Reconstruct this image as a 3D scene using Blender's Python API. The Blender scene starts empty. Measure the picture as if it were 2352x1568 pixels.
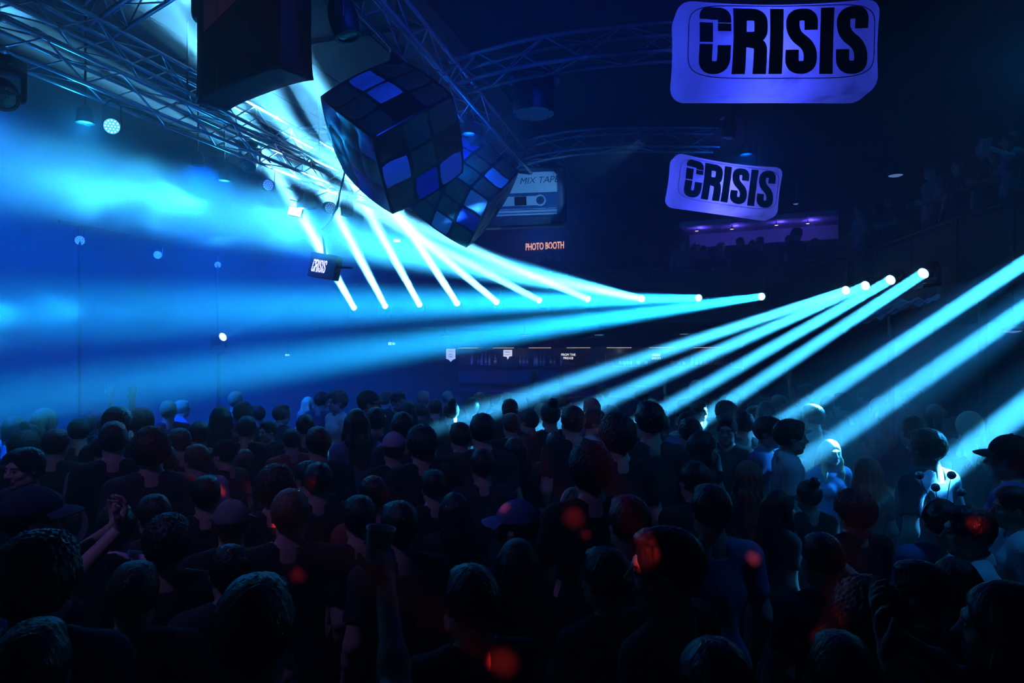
import bpy, bmesh, math, random
import numpy as np
from mathutils import Vector, Matrix, Quaternion

random.seed(7)
sc = bpy.context.scene
C = sc.collection
PI = math.pi
R = math.radians

# ------------------------------------------------------------------ camera, world, light
CAMZ, F = 2.25, 1568.0
cam_data = bpy.data.cameras.new('camera')
cam = bpy.data.objects.new('camera', cam_data)
C.objects.link(cam)
cam.location = (0, 0, CAMZ)
cam.rotation_euler = (PI / 2, 0, 0)
cam_data.lens = 24.0
cam_data.shift_y = 21.0 / 2352.0
cam_data.clip_start = 0.05
sc.camera = cam
sc.view_settings.view_transform = 'Standard'
sc.view_settings.look = 'None'
sc.view_settings.gamma = 1.0
sc.view_settings.use_curve_mapping = False
sc.view_settings.exposure = 0.0
cy = sc.cycles
cy.use_adaptive_sampling = True
cy.adaptive_threshold = 0.06
cy.adaptive_min_samples = 16
cy.use_light_tree = False
cy.max_bounces = 3
cy.diffuse_bounces = 1
cy.glossy_bounces = 1
cy.transmission_bounces = 3
cy.transparent_max_bounces = 8
cy.volume_bounces = 0
cy.caustics_reflective = False
cy.caustics_refractive = False
world = bpy.data.worlds.new('dark_club')
world.use_nodes = True
world.node_tree.nodes['Background'].inputs[0].default_value = (0.001, 0.002, 0.003, 1)
world.node_tree.nodes['Background'].inputs[1].default_value = 1.0
sc.world = world

HAZE_DENSITY = 0.050
HAZE_G = 0.45


def P(px, py, Y):
    """a point of the place, from where it shows in the photograph and how far away it stands"""
    return Vector(((px - 1176) / F * Y, Y, CAMZ - (py - 805) / F * Y))


def add_light(name, typ, loc, energy, color, aim=None, **kw):
    ld = bpy.data.lights.new(name, typ)
    ld.energy = energy
    ld.color = color
    for k, v in kw.items():
        setattr(ld, k, v)
    o = bpy.data.objects.new(name, ld)
    C.objects.link(o)
    o.location = loc
    if aim is not None:
        o.rotation_euler = (Vector(aim) - Vector(loc)).to_track_quat('-Z', 'Y').to_euler()
    return o


CORE = (.11, .58, 1.0)      # the lamps that shine toward the camera
WIDE = (.010, .42, 1.0)
MIDC = (.035, .50, 1.0)
SIDE = (.045, .50, 1.0)
# lamps that stand along the balcony edge: lamp pixel, a pixel its beam passes, power, spread, colour
AIM_XY = Vector((-3.75, 5.0))
LAMPS = [
    (815, 710, 690, 490, 4.2, 2.5, CORE), (887, 707, 787, 518, 4.2, 2.5, CORE), (966, 704, 845, 484, 4.2, 2.5, CORE),
    (1053, 701, 913, 487, 4.2, 2.5, CORE), (1146, 698, 984, 562, 4.2, 2.5, CORE, 13.9), (1247, 694, 1052, 592, 4.6, 2.5, CORE, 14.2),
    (1359, 690, 1154, 603, 5.0, 2.6, CORE, 13.8), (1479, 687, 1222, 634, 6.0, 3.8, MIDC), (1610, 684, 780, 703, 2.7, 3.0, WIDE),
    (1755, 680, 780, 816, 2.3, 2.5, WIDE),
    (1912, 677, 1350, 835, 1.3, 1.4, SIDE), (1950, 664, 1400, 848, 1.3, 1.4, SIDE), (1996, 652, 1500, 872, 1.3, 1.4, SIDE),
    (2055, 637, 1600, 897, 1.3, 1.4, SIDE), (2132, 620, 1700, 905, 1.3, 1.4, SIDE),
]
EXTRA = [  # lamps beyond the right edge of the picture: position, aim
    ((5.80, 7.30, 3.40), P(1880, 915, 6.55), 1.4, 1.3, SIDE),
    ((5.75, 6.15, 3.40), P(1930, 1000, 5.7), 1.4, 1.5, SIDE),
    ((5.70, 5.00, 3.40), P(2120, 1120, 4.3), 1.4, 1.3, SIDE),
]


def lamp_rays():
    out = []
    for (a, b, c, d, pw, sp, col, *dep) in LAMPS:
        Y = F * 1.15 / (805 - b)
        p = P(a, b, Y)
        k = (c - 1176) / F
        # the beam lies in the vertical plane through the lamp and AIM_XY; find where it crosses column c
        dx, dy = AIM_XY.x - p.x, AIM_XY.y - p.y
        t = (k * p.y - p.x) / (dx - k * dy)
        yy = dep[0] if dep else p.y + dy * t
        out.append((p, P(c, d, yy), pw, sp, col))
    for (p, q, pw, sp, col) in EXTRA:
        out.append((Vector(p), Vector(q), pw, sp, col))
    return out


RAYS = lamp_rays()
POWER = 34.0

# ------------------------------------------------------------------ materials
MATS = {}


def mat(name, col, rough=.6, metal=0.0, spec=.5, noise=0.0, nscale=20.0, bump=0.0, sheen=0.0, stretch=None, trans=0.0):
    if name in MATS:
        return MATS[name]
    m = bpy.data.materials.new(name)
    m.use_nodes = True
    nt = m.node_tree
    b = nt.nodes['Principled BSDF']
    b.inputs['Base Color'].default_value = (*col, 1)
    b.inputs['Roughness'].default_value = rough
    b.inputs['Metallic'].default_value = metal
    b.inputs['Specular IOR Level'].default_value = spec
    if sheen:
        b.inputs['Sheen Weight'].default_value = sheen
    if trans:
        b.inputs['Transmission Weight'].default_value = trans
    if noise or bump:
        tc = nt.nodes.new('ShaderNodeTexCoord')
        mp = nt.nodes.new('ShaderNodeMapping')
        if stretch:
            mp.inputs['Scale'].default_value = stretch
        nz = nt.nodes.new('ShaderNodeTexNoise')
        nz.inputs['Scale'].default_value = nscale
        nz.inputs['Detail'].default_value = 3
        nt.links.new(tc.outputs['Object'], mp.inputs[0])
        nt.links.new(mp.outputs[0], nz.inputs['Vector'])
        if noise:
            mx = nt.nodes.new('ShaderNodeMix')
            mx.data_type = 'RGBA'
            mx.inputs['A'].default_value = (*[c * (1 - noise) for c in col], 1)
            mx.inputs['B'].default_value = (*[min(1, c * (1 + noise)) for c in col], 1)
            nt.links.new(nz.outputs['Fac'], mx.inputs['Factor'])
            nt.links.new(mx.outputs['Result'], b.inputs['Base Color'])
        if bump:
            bp = nt.nodes.new('ShaderNodeBump')
            bp.inputs['Strength'].default_value = bump
            bp.inputs['Distance'].default_value = .01
            nt.links.new(nz.outputs['Fac'], bp.inputs['Height'])
            nt.links.new(bp.outputs[0], b.inputs['Normal'])
    MATS[name] = m
    return m


def emit(name, col, strength):
    if name in MATS:
        return MATS[name]
    m = bpy.data.materials.new(name)
    m.use_nodes = True
    b = m.node_tree.nodes['Principled BSDF']
    b.inputs['Base Color'].default_value = (*[min(1, c) for c in col], 1)
    b.inputs['Emission Color'].default_value = (*col, 1)
    b.inputs['Emission Strength'].default_value = strength
    m.cycles.emission_sampling = 'NONE' if strength < 30 else 'AUTO'
    MATS[name] = m
    return m


def volume(name, density, g, col=(1, 1, 1)):
    m = bpy.data.materials.new(name)
    m.use_nodes = True
    nt = m.node_tree
    nt.nodes.remove(nt.nodes['Principled BSDF'])
    v = nt.nodes.new('ShaderNodeVolumeScatter')
    v.inputs['Color'].default_value = (*col, 1)
    v.inputs['Density'].default_value = density
    v.inputs['Anisotropy'].default_value = g
    nt.links.new(v.outputs[0], nt.nodes['Material Output'].inputs['Volume'])
    return m, v


M_black = mat('matt_black_paint', (.012, .014, .015), .75, noise=.3, nscale=6)
M_wall = mat('dark_painted_wall', (.03, .034, .04), .8, noise=.35, nscale=3)
M_floor = mat('worn_dark_floor', (.02, .02, .022), .45, noise=.4, nscale=4)
M_ceil_black = mat('black_ceiling', (.010, .012, .012), .9, noise=.4, nscale=3)
M_ceil_pale = mat('pale_ceiling_board', (.010, .024, .034), .7, noise=.15, nscale=1.2)
M_alu = mat('aluminium', (.62, .65, .68), .32, 1.0, noise=.15, nscale=30)
M_alu_dull = mat('dull_aluminium', (.42, .44, .47), .45, .55, noise=.2, nscale=30)
M_steel = mat('blackened_steel', (.03, .032, .035), .4, .7)
M_plastic = mat('black_plastic', (.018, .02, .022), .42)
M_block = mat('dull_black_vinyl', (.006, .006, .007), .5, spec=.35, bump=.2, nscale=5)
M_vinyl = mat('black_inflatable_vinyl', (.012, .013, .015), .28, spec=.6, bump=.15, nscale=9)
M_white_vinyl = mat('white_vinyl', (.82, .82, .82), .38)
M_dark_vinyl = mat('dark_green_vinyl', (.07, .16, .060), .38)
M_red_vinyl = mat('dark_red_vinyl', (.10, .012, .012), .38)
M_mid_vinyl = mat('deep_blue_vinyl', (.08, .10, .55), .38)
M_print = mat('black_print', (.008, .008, .010), .5, noise=.3, nscale=40)
M_lens = emit('lamp_lens', (.30, .80, 1.0), 7.0)


# ------------------------------------------------------------------ mesh helpers
class MB:
    def __init__(self):
        self.v, self.f = [], []

    def add(self, vs, fs):
        o = len(self.v)
        self.v += [tuple(p) for p in vs]
        self.f += [tuple(i + o for i in q) for q in fs]
        return self

    def box(self, a, b, M=None):
        (x0, y0, z0), (x1, y1, z1) = a, b
        vs = [Vector(p) for p in ((x0, y0, z0), (x1, y0, z0), (x1, y1, z0), (x0, y1, z0), (x0, y0, z1), (x1, y0, z1), (x1, y1, z1), (x0, y1, z1))]
        if M is not None:
            vs = [M @ p for p in vs]
        return self.add(vs, [(3, 2, 1, 0), (4, 5, 6, 7), (0, 1, 5, 4), (1, 2, 6, 5), (2, 3, 7, 6), (3, 0, 4, 7)])

    def rbox(self, a, b, r, n=3, M=None):
        """a box with rounded vertical and horizontal edges"""
        bm = bmesh.new()
        bmesh.ops.create_cube(bm, size=1)
        for v in bm.verts:
            v.co = Vector([(a[i] + b[i]) / 2 + v.co[i] * (b[i] - a[i]) for i in range(3)])
        bmesh.ops.bevel(bm, geom=bm.edges[:], offset=r, segments=n, profile=.5, affect='EDGES')
        vs = [v.co.copy() for v in bm.verts]
        if M is not None:
            vs = [M @ p for p in vs]
        bm.verts.index_update()
        self.add(vs, [[v.index for v in f.verts] for f in bm.faces])
        bm.free()
        return self

    def lathe(self, prof, n=16, M=None, cap=True):
        """profile of (radius, z) about z"""
        vs, fs = [], []
        for (r, z) in prof:
            for i in range(n):
                a = 2 * PI * i / n
                vs.append(Vector((r * math.cos(a), r * math.sin(a), z)))
        for j in range(len(prof) - 1):
            for i in range(n):
                k = (i + 1) % n
                fs.append((j * n + i, j * n + k, (j + 1) * n + k, (j + 1) * n + i))
        if cap:
            fs.append(tuple(range(n - 1, -1, -1)))
            fs.append(tuple((len(prof) - 1) * n + i for i in range(n)))
        if M is not None:
            vs = [M @ p for p in vs]
        return self.add(vs, fs)

    def tube(self, pts, r, n=8, closed=False):
        pts = [Vector(p) for p in pts]
        m = len(pts)
        vs, fs = [], []
        up = Vector((0, 0, 1))
        for i, p in enumerate(pts):
            a = pts[i - 1] if (i > 0 or closed) else p
            b = pts[(i + 1) % m] if (i < m - 1 or closed) else p
            d = (b - a).normalized()
            s = d.cross(up)
            if s.length < .05:
                s = d.cross(Vector((1, 0, 0)))
            s.normalize()
            t = s.cross(d)
            rr = r[i] if isinstance(r, (list, tuple)) else r
            for k in range(n):
                an = 2 * PI * k / n
                vs.append(p + s * (rr * math.cos(an)) + t * (rr * math.sin(an)))
        for i in range(m if closed else m - 1):
            j = (i + 1) % m
            for k in range(n):
                l = (k + 1) % n
                fs.append((i * n + k, j * n + k, j * n + l, i * n + l))
        if not closed:
            fs.append(tuple(range(n)))
            fs.append(tuple((m - 1) * n + k for k in range(n - 1, -1, -1)))
        return self.add(vs, fs)

    def ball(self, c, r, n=12, m=8, M=None):
        c = Vector(c)
        rr = Vector(r) if isinstance(r, (tuple, list)) else Vector((r, r, r))
        vs, fs = [], []
        for j in range(m + 1):
            th = PI * j / m
            for i in range(n):
                a = 2 * PI * i / n
                vs.append(c + Vector((rr.x * math.sin(th) * math.cos(a), rr.y * math.sin(th) * math.sin(a), rr.z * math.cos(th))))
        for j in range(m):
            for i in range(n):
                k = (i + 1) % n
                fs.append((j * n + i, (j + 1) * n + i, (j + 1) * n + k, j * n + k))
        if M is not None:
            vs = [M @ p for p in vs]
        return self.add(vs, fs)

    def poly(self, pts, z0, z1):
        """prism over a polygon of (x, y), counter-clockwise"""
        n = len(pts)
        vs = [(x, y, z0) for x, y in pts] + [(x, y, z1) for x, y in pts]
        fs = [tuple(range(n - 1, -1, -1)), tuple(range(n, 2 * n))] + [(i, (i + 1) % n, n + (i + 1) % n, n + i) for i in range(n)]
        return self.add(vs, fs)

    def mesh(self, name, m, smooth=False):
        me = bpy.data.meshes.new(name)
        me.from_pydata(self.v, [], self.f)
        me.update()
        if m is not None:
            me.materials.append(m)
        if smooth:
            me.shade_smooth()
            try:
                me.set_sharp_from_angle(angle=R(40))
            except Exception:
                pass
        return me

    def build(self, name, m, parent=None, smooth=False):
        return link(name, self.mesh(name, m, smooth), parent)


def link(name, data, parent=None, M=None):
    o = bpy.data.objects.new(name, data)
    C.objects.link(o)
    if parent is not None:
        o.parent = parent
    if M is not None:
        o.matrix_local = M
    return o


def tag(o, label=None, cat=None, group=None, kind=None):
    if label:
        o['label'] = label
    if cat:
        o['category'] = cat
    if group:
        o['group'] = group
    if kind:
        o['kind'] = kind
    return o


def thing(name, label, cat, M=None, group=None):
    o = link(name, None, None, M)
    o.empty_display_size = .1
    return tag(o, label, cat, group)


def struct(name, mb, m, label=None, smooth=False):
    o = mb.build(name, m, None, smooth)
    o['kind'] = 'structure'
    if label:
        o['label'] = label
    return o


def T(x, y=None, z=None):
    return Matrix.Translation(Vector((x, y, z)) if y is not None else Vector(x))


def frame(o, x, y, z):
    return Matrix(((x[0], y[0], z[0], o[0]), (x[1], y[1], z[1], o[1]), (x[2], y[2], z[2], o[2]), (0, 0, 0, 1)))


def look(o, d, up=Vector((0, 0, 1))):
    """matrix at o whose -Z axis points along d"""
    return Matrix.Translation(o) @ Vector(d).to_track_quat('-Z', 'Y').to_matrix().to_4x4()


def words(n):
    U = ['', 'first', 'second', 'third', 'fourth', 'fifth', 'sixth', 'seventh', 'eighth', 'ninth', 'tenth', 'eleventh', 'twelfth', 'thirteenth', 'fourteenth', 'fifteenth', 'sixteenth', 'seventeenth', 'eighteenth', 'nineteenth', 'twentieth']
    return U[n] if n <= 20 else 'twenty-' + U[n - 20] if n < 30 else 'thirtieth' if n == 30 else 'thirty-' + U[n - 30]


ROD = MB().lathe([(1, 0), (1, 1)], 8).mesh('rod', None)      # unit rod that braces share


def rod(name, a, b, r, m, parent, data=None):
    a, b = Vector(a), Vector(b)
    d = b - a
    M = Matrix.Translation(a) @ d.to_track_quat('Z', 'Y').to_matrix().to_4x4() @ Matrix.Diagonal((r, r, d.length, 1))
    return link(name, data or rod_mesh(m), parent, M)


_rods = {}


def rod_mesh(m):
    if m.name not in _rods:
        me = ROD.copy()
        me.materials.append(m)
        me.shade_smooth()
        _rods[m.name] = me
    return _rods[m.name]


# ------------------------------------------------------------------ the room
A = Vector((.29, .957, 0)).normalized()          # the way the trusses run
B = Vector((.957, -.29, 0)).normalized()         # across
WALLS = [(-11.0, -4.0), (11.0, -4.0), (10.5, 17.0), (-5.0, 23.0)]      # plan of the hall
# balcony edge on the dance floor side; lamps stand just behind it
EDGE = [(-5.05, 18.85), (5.2, 14.05), (6.25, 13.65), (5.75, 9.6), (5.5, 6.0), (5.45, -3.9)]
H = 6.9
struct('floor', MB().poly([(-11.2, -4.2), (11.2, -4.2), (10.7, 17.2), (-5.1, 23.2)], -.1, 0), M_floor)


def wall(name, p, q, z0, z1, m, th=.15):
    p, q = Vector((*p, 0)), Vector((*q, 0))
    d = (q - p).normalized()
    n = Vector((d.y, -d.x, 0)) * th
    return struct(name, MB().poly([tuple(p[:2]), tuple((p + n)[:2]), tuple((q + n)[:2]), tuple(q[:2])][::-1], z0, z1), m)


wall('wall_near', WALLS[0], WALLS[1], 0, H, M_wall)
wall('wall_right', WALLS[1], WALLS[2], 0, H, M_wall)
wall('wall_back', WALLS[2], WALLS[3], 0, H, M_wall)
wall('wall_left', WALLS[3], WALLS[0], 0, H, M_wall)


def xy(p):
    return (p[0], p[1])


# the ceiling: pale boards over the stage side, a black lower ceiling right of the middle truss
def along(x0, t):       # a point t metres from the camera's row along the truss direction, x0 across
    q = B * x0 + A * t
    return (q.x, q.y)


struct('ceiling', MB().poly([(-11.2, -4.2), (11.2, -4.2), (10.7, 17.2), (-5.1, 23.2)], H, H + .1), M_ceil_black)
pale = tag(link('ceiling_panel', None), 'pale ceiling of wide boards over the stage side')
pale['kind'] = 'structure'
nb = 0
for i in range(7):
    x0 = -11.9 + i * 1.25
    for j in range(9):
        t0 = 1.2 + j * 2.3
        dz = .03 * ((i * 3 + j) % 3)
        q = [along(x0, t0), along(x0 + 1.23, t0), along(x0 + 1.23, t0 + 2.28), along(x0, t0 + 2.28)]
        if min(p[0] for p in q) < -10.6 or max(p[1] - 23 + .387 * (p[0] + 5) for p in q) > -.4:
            continue
        if any((p[0] + 11) * 27 - (p[1] + 4) * 6 < 3 for p in q):
            continue
        MB().poly(q, 6.42 + dz, 6.5 + dz).build('board', M_ceil_pale, pale)
# bulkhead beside the middle truss
bm_ = MB()
bm_.poly([along(-3.1, 2), along(-2.95, 2), along(-2.95, 17), along(-3.1, 17)], 5.95, H)
struct('trim_1', bm_, M_ceil_pale, 'pale bulkhead riser beside the middle truss')
bm_ = MB()
bm_.poly([along(-2.94, 2), along(5.9, 2), along(5.9, 16.3), along(-2.94, 16.3)], 5.97, 6.05)
struct('trim_2', bm_, M_ceil_black, 'black lower ceiling right of the middle truss')

# balcony slab with a ledge that carries the lamps, and the parapet behind them
outer = [(10.45, -3.9), (10.40, 16.9), (-4.9, 22.8)]
slab = MB()
slab.poly(EDGE[::-1] + [] if False else [EDGE[5], outer[0], outer[1], outer[2], EDGE[0], EDGE[1], EDGE[2], EDGE[3], EDGE[4]], 2.86, 3.12)
struct('floor_balcony', slab, M_black, 'dark balcony slab around the dance floor')


def offset(poly, d):
    out = []
    for i, p in enumerate(poly):
        p = Vector(p)
        a = Vector(poly[i - 1]) if i else p
        b = Vector(poly[i + 1]) if i < len(poly) - 1 else p
        t = (b - a).normalized()
        out.append(p + Vector((-t.y, t.x)) * d)
    return out


par = offset(EDGE, .48)
pr = tag(link('balcony_parapet', None), 'black balcony parapet with a steel rail on top')
pr['kind'] = 'structure'
for i in range(len(par) - 1):
    p, q = par[i], par[i + 1]
    n = max(1, round((q - p).length / 1.2))
    d = (q - p) / n
    nn = Vector((-d.y, d.x)).normalized() * .05
    for k in range(n):
        a, b = p + d * (k + .015), p + d * (k + .985)
        MB().poly([tuple(a), tuple(b), tuple(b + nn), tuple(a + nn)], 3.12, 4.02).build('panel', M_black, pr)
    rod('handrail', (*p, 4.1), (*q, 4.1), .025, M_steel, pr)
    for k in range(n + (i == len(par) - 2)):
        a = p + d * k
        rod('post', (*a, 3.12), (*a, 4.1), .02, M_steel, pr)
# raised tier behind the parapet on the right
tier = offset(EDGE[2:], .62)
struct('floor_tier', MB().poly([tuple(tier[3]), (10.3, -3.9), (10.3, 13.6), tuple(tier[0])] + [tuple(tier[1]), tuple(tier[2])], 3.13, 3.45), M_black, 'raised tier behind the side parapet')
# posts under the balcony on the right
for (x, y) in ((5.86, 10.55), (5.62, 8.15)):
    struct('column', MB().lathe([(.05, 0), (.05, 2.86)], 12, T(x, y, 0)).lathe([(.11, 0), (.11, .03)], 12, T(x, y, 0)).lathe([(.11, 2.83), (.11, 2.86)], 12, T(x, y, 0)), M_steel,
           'slim black steel post under the balcony')

# ------------------------------------------------------------------ haze that fills the hall
hz = MB()
hz.poly([(-11.7, -4.6), (11.7, -4.6), (11.2, 17.6), (-5.5, 23.7)], -.4, 7.4)
m_, hv_ = volume('theatrical_haze', HAZE_DENSITY, HAZE_G)
m_.cycles.volume_sampling = 'EQUIANGULAR'
o_ = hz.build('haze', m_)
tag(o_, 'thin theatrical haze filling the whole hall', 'haze', kind='stuff')


# drifting smoke in front of the stage
def smoke(name, c, r, dens, scale, seed, label):
    mb = MB().ball((0, 0, 0), r, 20, 12)
    m = bpy.data.materials.new(name)
    m.use_nodes = True
    nt = m.node_tree
    nt.nodes.remove(nt.nodes['Principled BSDF'])
    v = nt.nodes.new('ShaderNodeVolumeScatter')
    v.inputs['Anisotropy'].default_value = .3
    tc = nt.nodes.new('ShaderNodeTexCoord')
    mp = nt.nodes.new('ShaderNodeMapping')
    mp.inputs['Location'].default_value = (seed, seed * 1.7, 0)
    mp.inputs['Scale'].default_value = (1.0, 1.0, 1.5)
    nz = nt.nodes.new('ShaderNodeTexNoise')
    nz.inputs['Scale'].default_value = scale
    nz.inputs['Detail'].default_value = 4.0
    nz.inputs['Distortion'].default_value = 1.2
    nt.links.new(tc.outputs['Object'], mp.inputs[0])
    nt.links.new(mp.outputs[0], nz.inputs['Vector'])
    mr = nt.nodes.new('ShaderNodeMapRange')
    mr.inputs['From Min'].default_value = .48
    mr.inputs['From Max'].default_value = .72
    mr.inputs['To Max'].default_value = dens
    nt.links.new(nz.outputs['Fac'], mr.inputs['Value'])
    # fade out towards the rim of the cloud
    dv = nt.nodes.new('ShaderNodeVectorMath')
    dv.operation = 'DIVIDE'
    dv.inputs[1].default_value = r
    nt.links.new(tc.outputs['Object'], dv.inputs[0])
    ln = nt.nodes.new('ShaderNodeVectorMath')
    ln.operation = 'LENGTH'
    nt.links.new(dv.outputs[0], ln.inputs[0])
    fd = nt.nodes.new('ShaderNodeMapRange')
    fd.interpolation_type = 'SMOOTHSTEP'
    fd.inputs['From Min'].default_value = .98
    fd.inputs['From Max'].default_value = .35
    nt.links.new(ln.outputs['Value'], fd.inputs['Value'])
    mu = nt.nodes.new('ShaderNodeMath')
    mu.operation = 'MULTIPLY'
    nt.links.new(mr.outputs[0], mu.inputs[0])
    nt.links.new(fd.outputs[0], mu.inputs[1])
    nt.links.new(mu.outputs[0], v.inputs['Density'])
    nt.links.new(v.outputs[0], nt.nodes['Material Output'].inputs['Volume'])
    m.cycles.volume_step_rate = SMOKE_STEP
    o = mb.build(name, m)
    o.location = c
    tag(o, label, 'smoke', kind='stuff')
    return o


SMOKE_STEP = .8
smoke('smoke_cloud', (-3.1, 6.6, 3.55), (1.7, 1.9, .70), .55, 1.3, 3.1, 'largest bright puff of smoke drifting in the lit haze before the stage')
smoke('smoke_cloud', (-3.2, 4.6, 2.42), (1.3, 1.5, .40), .8, 1.5, 7.7, 'low puff of smoke drifting just over the crowd at the stage side')


# ------------------------------------------------------------------ trusses
def truss(name, label, path, size=.29, bay=.45, m=M_alu, cr=.024, br=.009, group='lighting trusses'):
    """box truss along a list of points: four chords, each brace a rod of its own"""
    path = [Vector(p) for p in path]
    L = [0]
    for i in range(1, len(path)):
        L.append(L[-1] + (path[i] - path[i - 1]).length)
    n = max(2, round(L[-1] / bay))

    def at(s):
        for i in range(1, len(path)):
            if s <= L[i] + 1e-6:
                t = (s - L[i - 1]) / (L[i] - L[i - 1])
                a = path[max(0, i - 2)] if False else path[i - 1]
                d = (path[i] - a).normalized()
                return path[i - 1].lerp(path[i], t), d
        return path[-1], (path[-1] - path[-2]).normalized()
    root = thing(name, label, 'truss', T(path[0]), group)
    h = size / 2
    rings = []
    for k in range(n + 1):
        p, d = at(L[-1] * k / n)
        s = d.cross(Vector((0, 0, 1))).normalized()
        u = s.cross(d)
        p = p - path[0]
        rings.append([p + s * (h * a) + u * (h * b) for a, b in ((-1, -1), (1, -1), (1, 1), (-1, 1))])
    for c in range(4):
        if len(path) == 2:
            rod('chord', rings[0][c], rings[-1][c], cr, m, root)
        else:
            MB().tube([r[c] for r in rings], cr, 8).build('chord', m, root, True)
    for k in range(n):
        for c in range(4):
            e = (c + 1) % 4
            if (k + c) % 2:
                rod('brace', rings[k][c], rings[k + 1][e], br, m, root)
            else:
                rod('brace', rings[k][e], rings[k + 1][c], br, m, root)
        if k % 4 == 0:
            for c in range(4):
                rod('coupler', rings[k][c].lerp(rings[k + 1][c], -.04 if k else 0), rings[k][c].lerp(rings[k + 1][c], .12), cr * 1.35, M_alu_dull, root)
    return root


def on_ray(px, py, Z):
    """the point at height Z that shows at that pixel"""
    return P(px, py, F * (Z - CAMZ) / (805 - py))


def ext(p, q, a, b):
    d = (q - p).normalized()
    return p - d * a, q + d * b


# middle truss
p, q = on_ray(868, 0, 5.62), on_ray(1158, 330, 5.62)
MID0, MID1 = ext(p, q, 2.5, 4.6)
truss('box_truss', 'long dark box truss running down the middle of the ceiling', [MID0, MID1], .30, .5, M_alu_dull)
# upper truss on the stage side
p, q = on_ray(190, 75, 5.60), on_ray(780, 380, 5.60)
UP0, UP1 = ext(p, q, 2.2, 4.5)
truss('box_truss', 'bright box truss running under the pale ceiling, nearest the pale boards', [UP0, UP1], .30, .45)
# lower truss on the stage side
p, q = on_ray(30, 104, 5.18), on_ray(537, 318, 5.18)
LO0, LO1 = ext(p, q, 2.0, 6.0)
truss('box_truss', 'lower bright box truss over the stage hung with lamps', [LO0, LO1], .28, .45)
# cross trusses
p = UP0.lerp(UP1, .34)
q1 = on_ray(222, 48, 5.93)
q2 = on_ray(352, -40, 5.93)
truss('box_truss', 'short cross truss above the upper stage truss, cut by the top edge', [q1, q1 + (q2 - q1).normalized() * 2.2], .28, .45)
p = on_ray(690, 320, 5.93)
truss('box_truss', 'cross truss from the stage side toward the middle truss, behind the nearer puzzle cube', [p, p + B * 3.3], .28, .45)
# two curved trusses to the right of the middle one
def arc_truss(pts, label, Z):
    w = [on_ray(x, y, Z) for x, y in pts]
    # smooth through the points
    out = []
    for i in range(len(w) - 1):
        p0, p1, p2, p3 = w[max(0, i - 1)], w[i], w[i + 1], w[min(len(w) - 1, i + 2)]
        for k in range(5):
            t = k / 5
            out.append(.5 * ((2 * p1) + (p2 - p0) * t + (2 * p0 - 5 * p1 + 4 * p2 - p3) * t * t + (3 * p1 - p0 - 3 * p2 + p3) * t ** 3))
    out.append(w[-1])
    return truss('curved_truss', label, out, .30, .45, M_alu_dull)


arc_truss([(1050, 178), (1180, 142), (1320, 117), (1460, 102), (1560, 96), (1700, 98)], 'curved box truss from the middle truss to the larger lettered inflatable', 5.66)
arc_truss([(1200, 352), (1290, 332), (1400, 322), (1520, 320), (1645, 322)], 'curved box truss farther away, ending above the smaller lettered inflatable', 5.66)
# hangers that hold each truss to the ceiling
def hanger(p, top, label, group='truss hangers'):
    o = thing('truss_hanger', label, 'hanger', T(p), group)
    rod('wire', (0, 0, 0), (0, 0, top - p.z), .012, M_steel, o)
    MB().tube([(-.17, 0, 0), (-.15, 0, .03), (.15, 0, .03), (.17, 0, 0)], .018, 6).build('clamp', M_steel, o)
    return o


for (a, b, nm) in ((MID0, MID1, 'middle'), (UP0, UP1, 'upper stage'), (LO0, LO1, 'lower stage')):
    for t in (.12, .38, .64, .9):
        p = a.lerp(b, t) + Vector((0, 0, .17))
        hanger(p, 5.97 if nm == 'middle' else 6.42, '%s wire hanger from the camera holding the %s truss to the ceiling' % ({.12: 'first', .38: 'second', .64: 'third', .9: 'fourth'}[t], nm), '%s truss hangers' % nm)
for ih, (p, top) in enumerate(((q1 + Vector((.8, -.2, .16)), 6.42), (on_ray(1320, 117, 5.66) + Vector((0, 0, .17)), 5.97), (on_ray(1560, 96, 5.66) + Vector((0, 0, .17)), 5.97), (on_ray(1400, 322, 5.66) + Vector((0, 0, .17)), 5.97), (on_ray(1625, 322, 5.66) + Vector((0, 0, .17)), 5.97), (on_ray(690, 320, 5.93) + B * 1.6 + Vector((0, 0, .17)), 6.42))):
    hanger(p, top, 'thin wire hanger ' + ['over the short cross truss at the top edge', 'in the middle of the nearer curved truss', 'at the far end of the nearer curved truss', 'in the middle of the farther curved truss', 'at the end of the farther curved truss', 'over the cross truss behind the puzzle cube'][ih], 'cross truss hangers')


# ------------------------------------------------------------------ moving head lamps
def head_meshes(s=1.0):
    base = MB().rbox((-.14, -.11, 0), (.14, .11, .09), .02)
    yoke = MB()
    yoke.rbox((-.165, -.05, .09), (.165, .05, .12), .012)
    for sg in (-1, 1):
        yoke.rbox((sg * .145 - .018, -.045, .10), (sg * .145 + .018, .045, .33), .014)
    head = MB()   # axis -Z is the beam
    head.lathe([(.03, .16), (.085, .15), (.105, .10), (.115, .02), (.108, -.05), (.10, -.10), (.104, -.115), (.104, -.13), (.08, -.13), (.078, -.118)], 20, cap=False)
    head.lathe([(.0, .16), (.03, .16)], 20, cap=False)
    for sg in (-1, 1):
        head.lathe([(.03, 0), (.03, .032)], 10, T(sg * .10, 0, 0) @ Matrix.Rotation(sg * PI / 2, 4, 'Y'))
    lens = MB().lathe([(.079, -.12), (.06, -.125), (.03, -.128), (.001, -.129)], 20)
    return base.mesh('lamp_base', M_plastic, True), yoke.mesh('yoke', M_plastic, True), head.mesh('lamp_head', M_plastic, True), lens.mesh('lens', M_lens, True)


HEAD = head_meshes()


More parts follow.
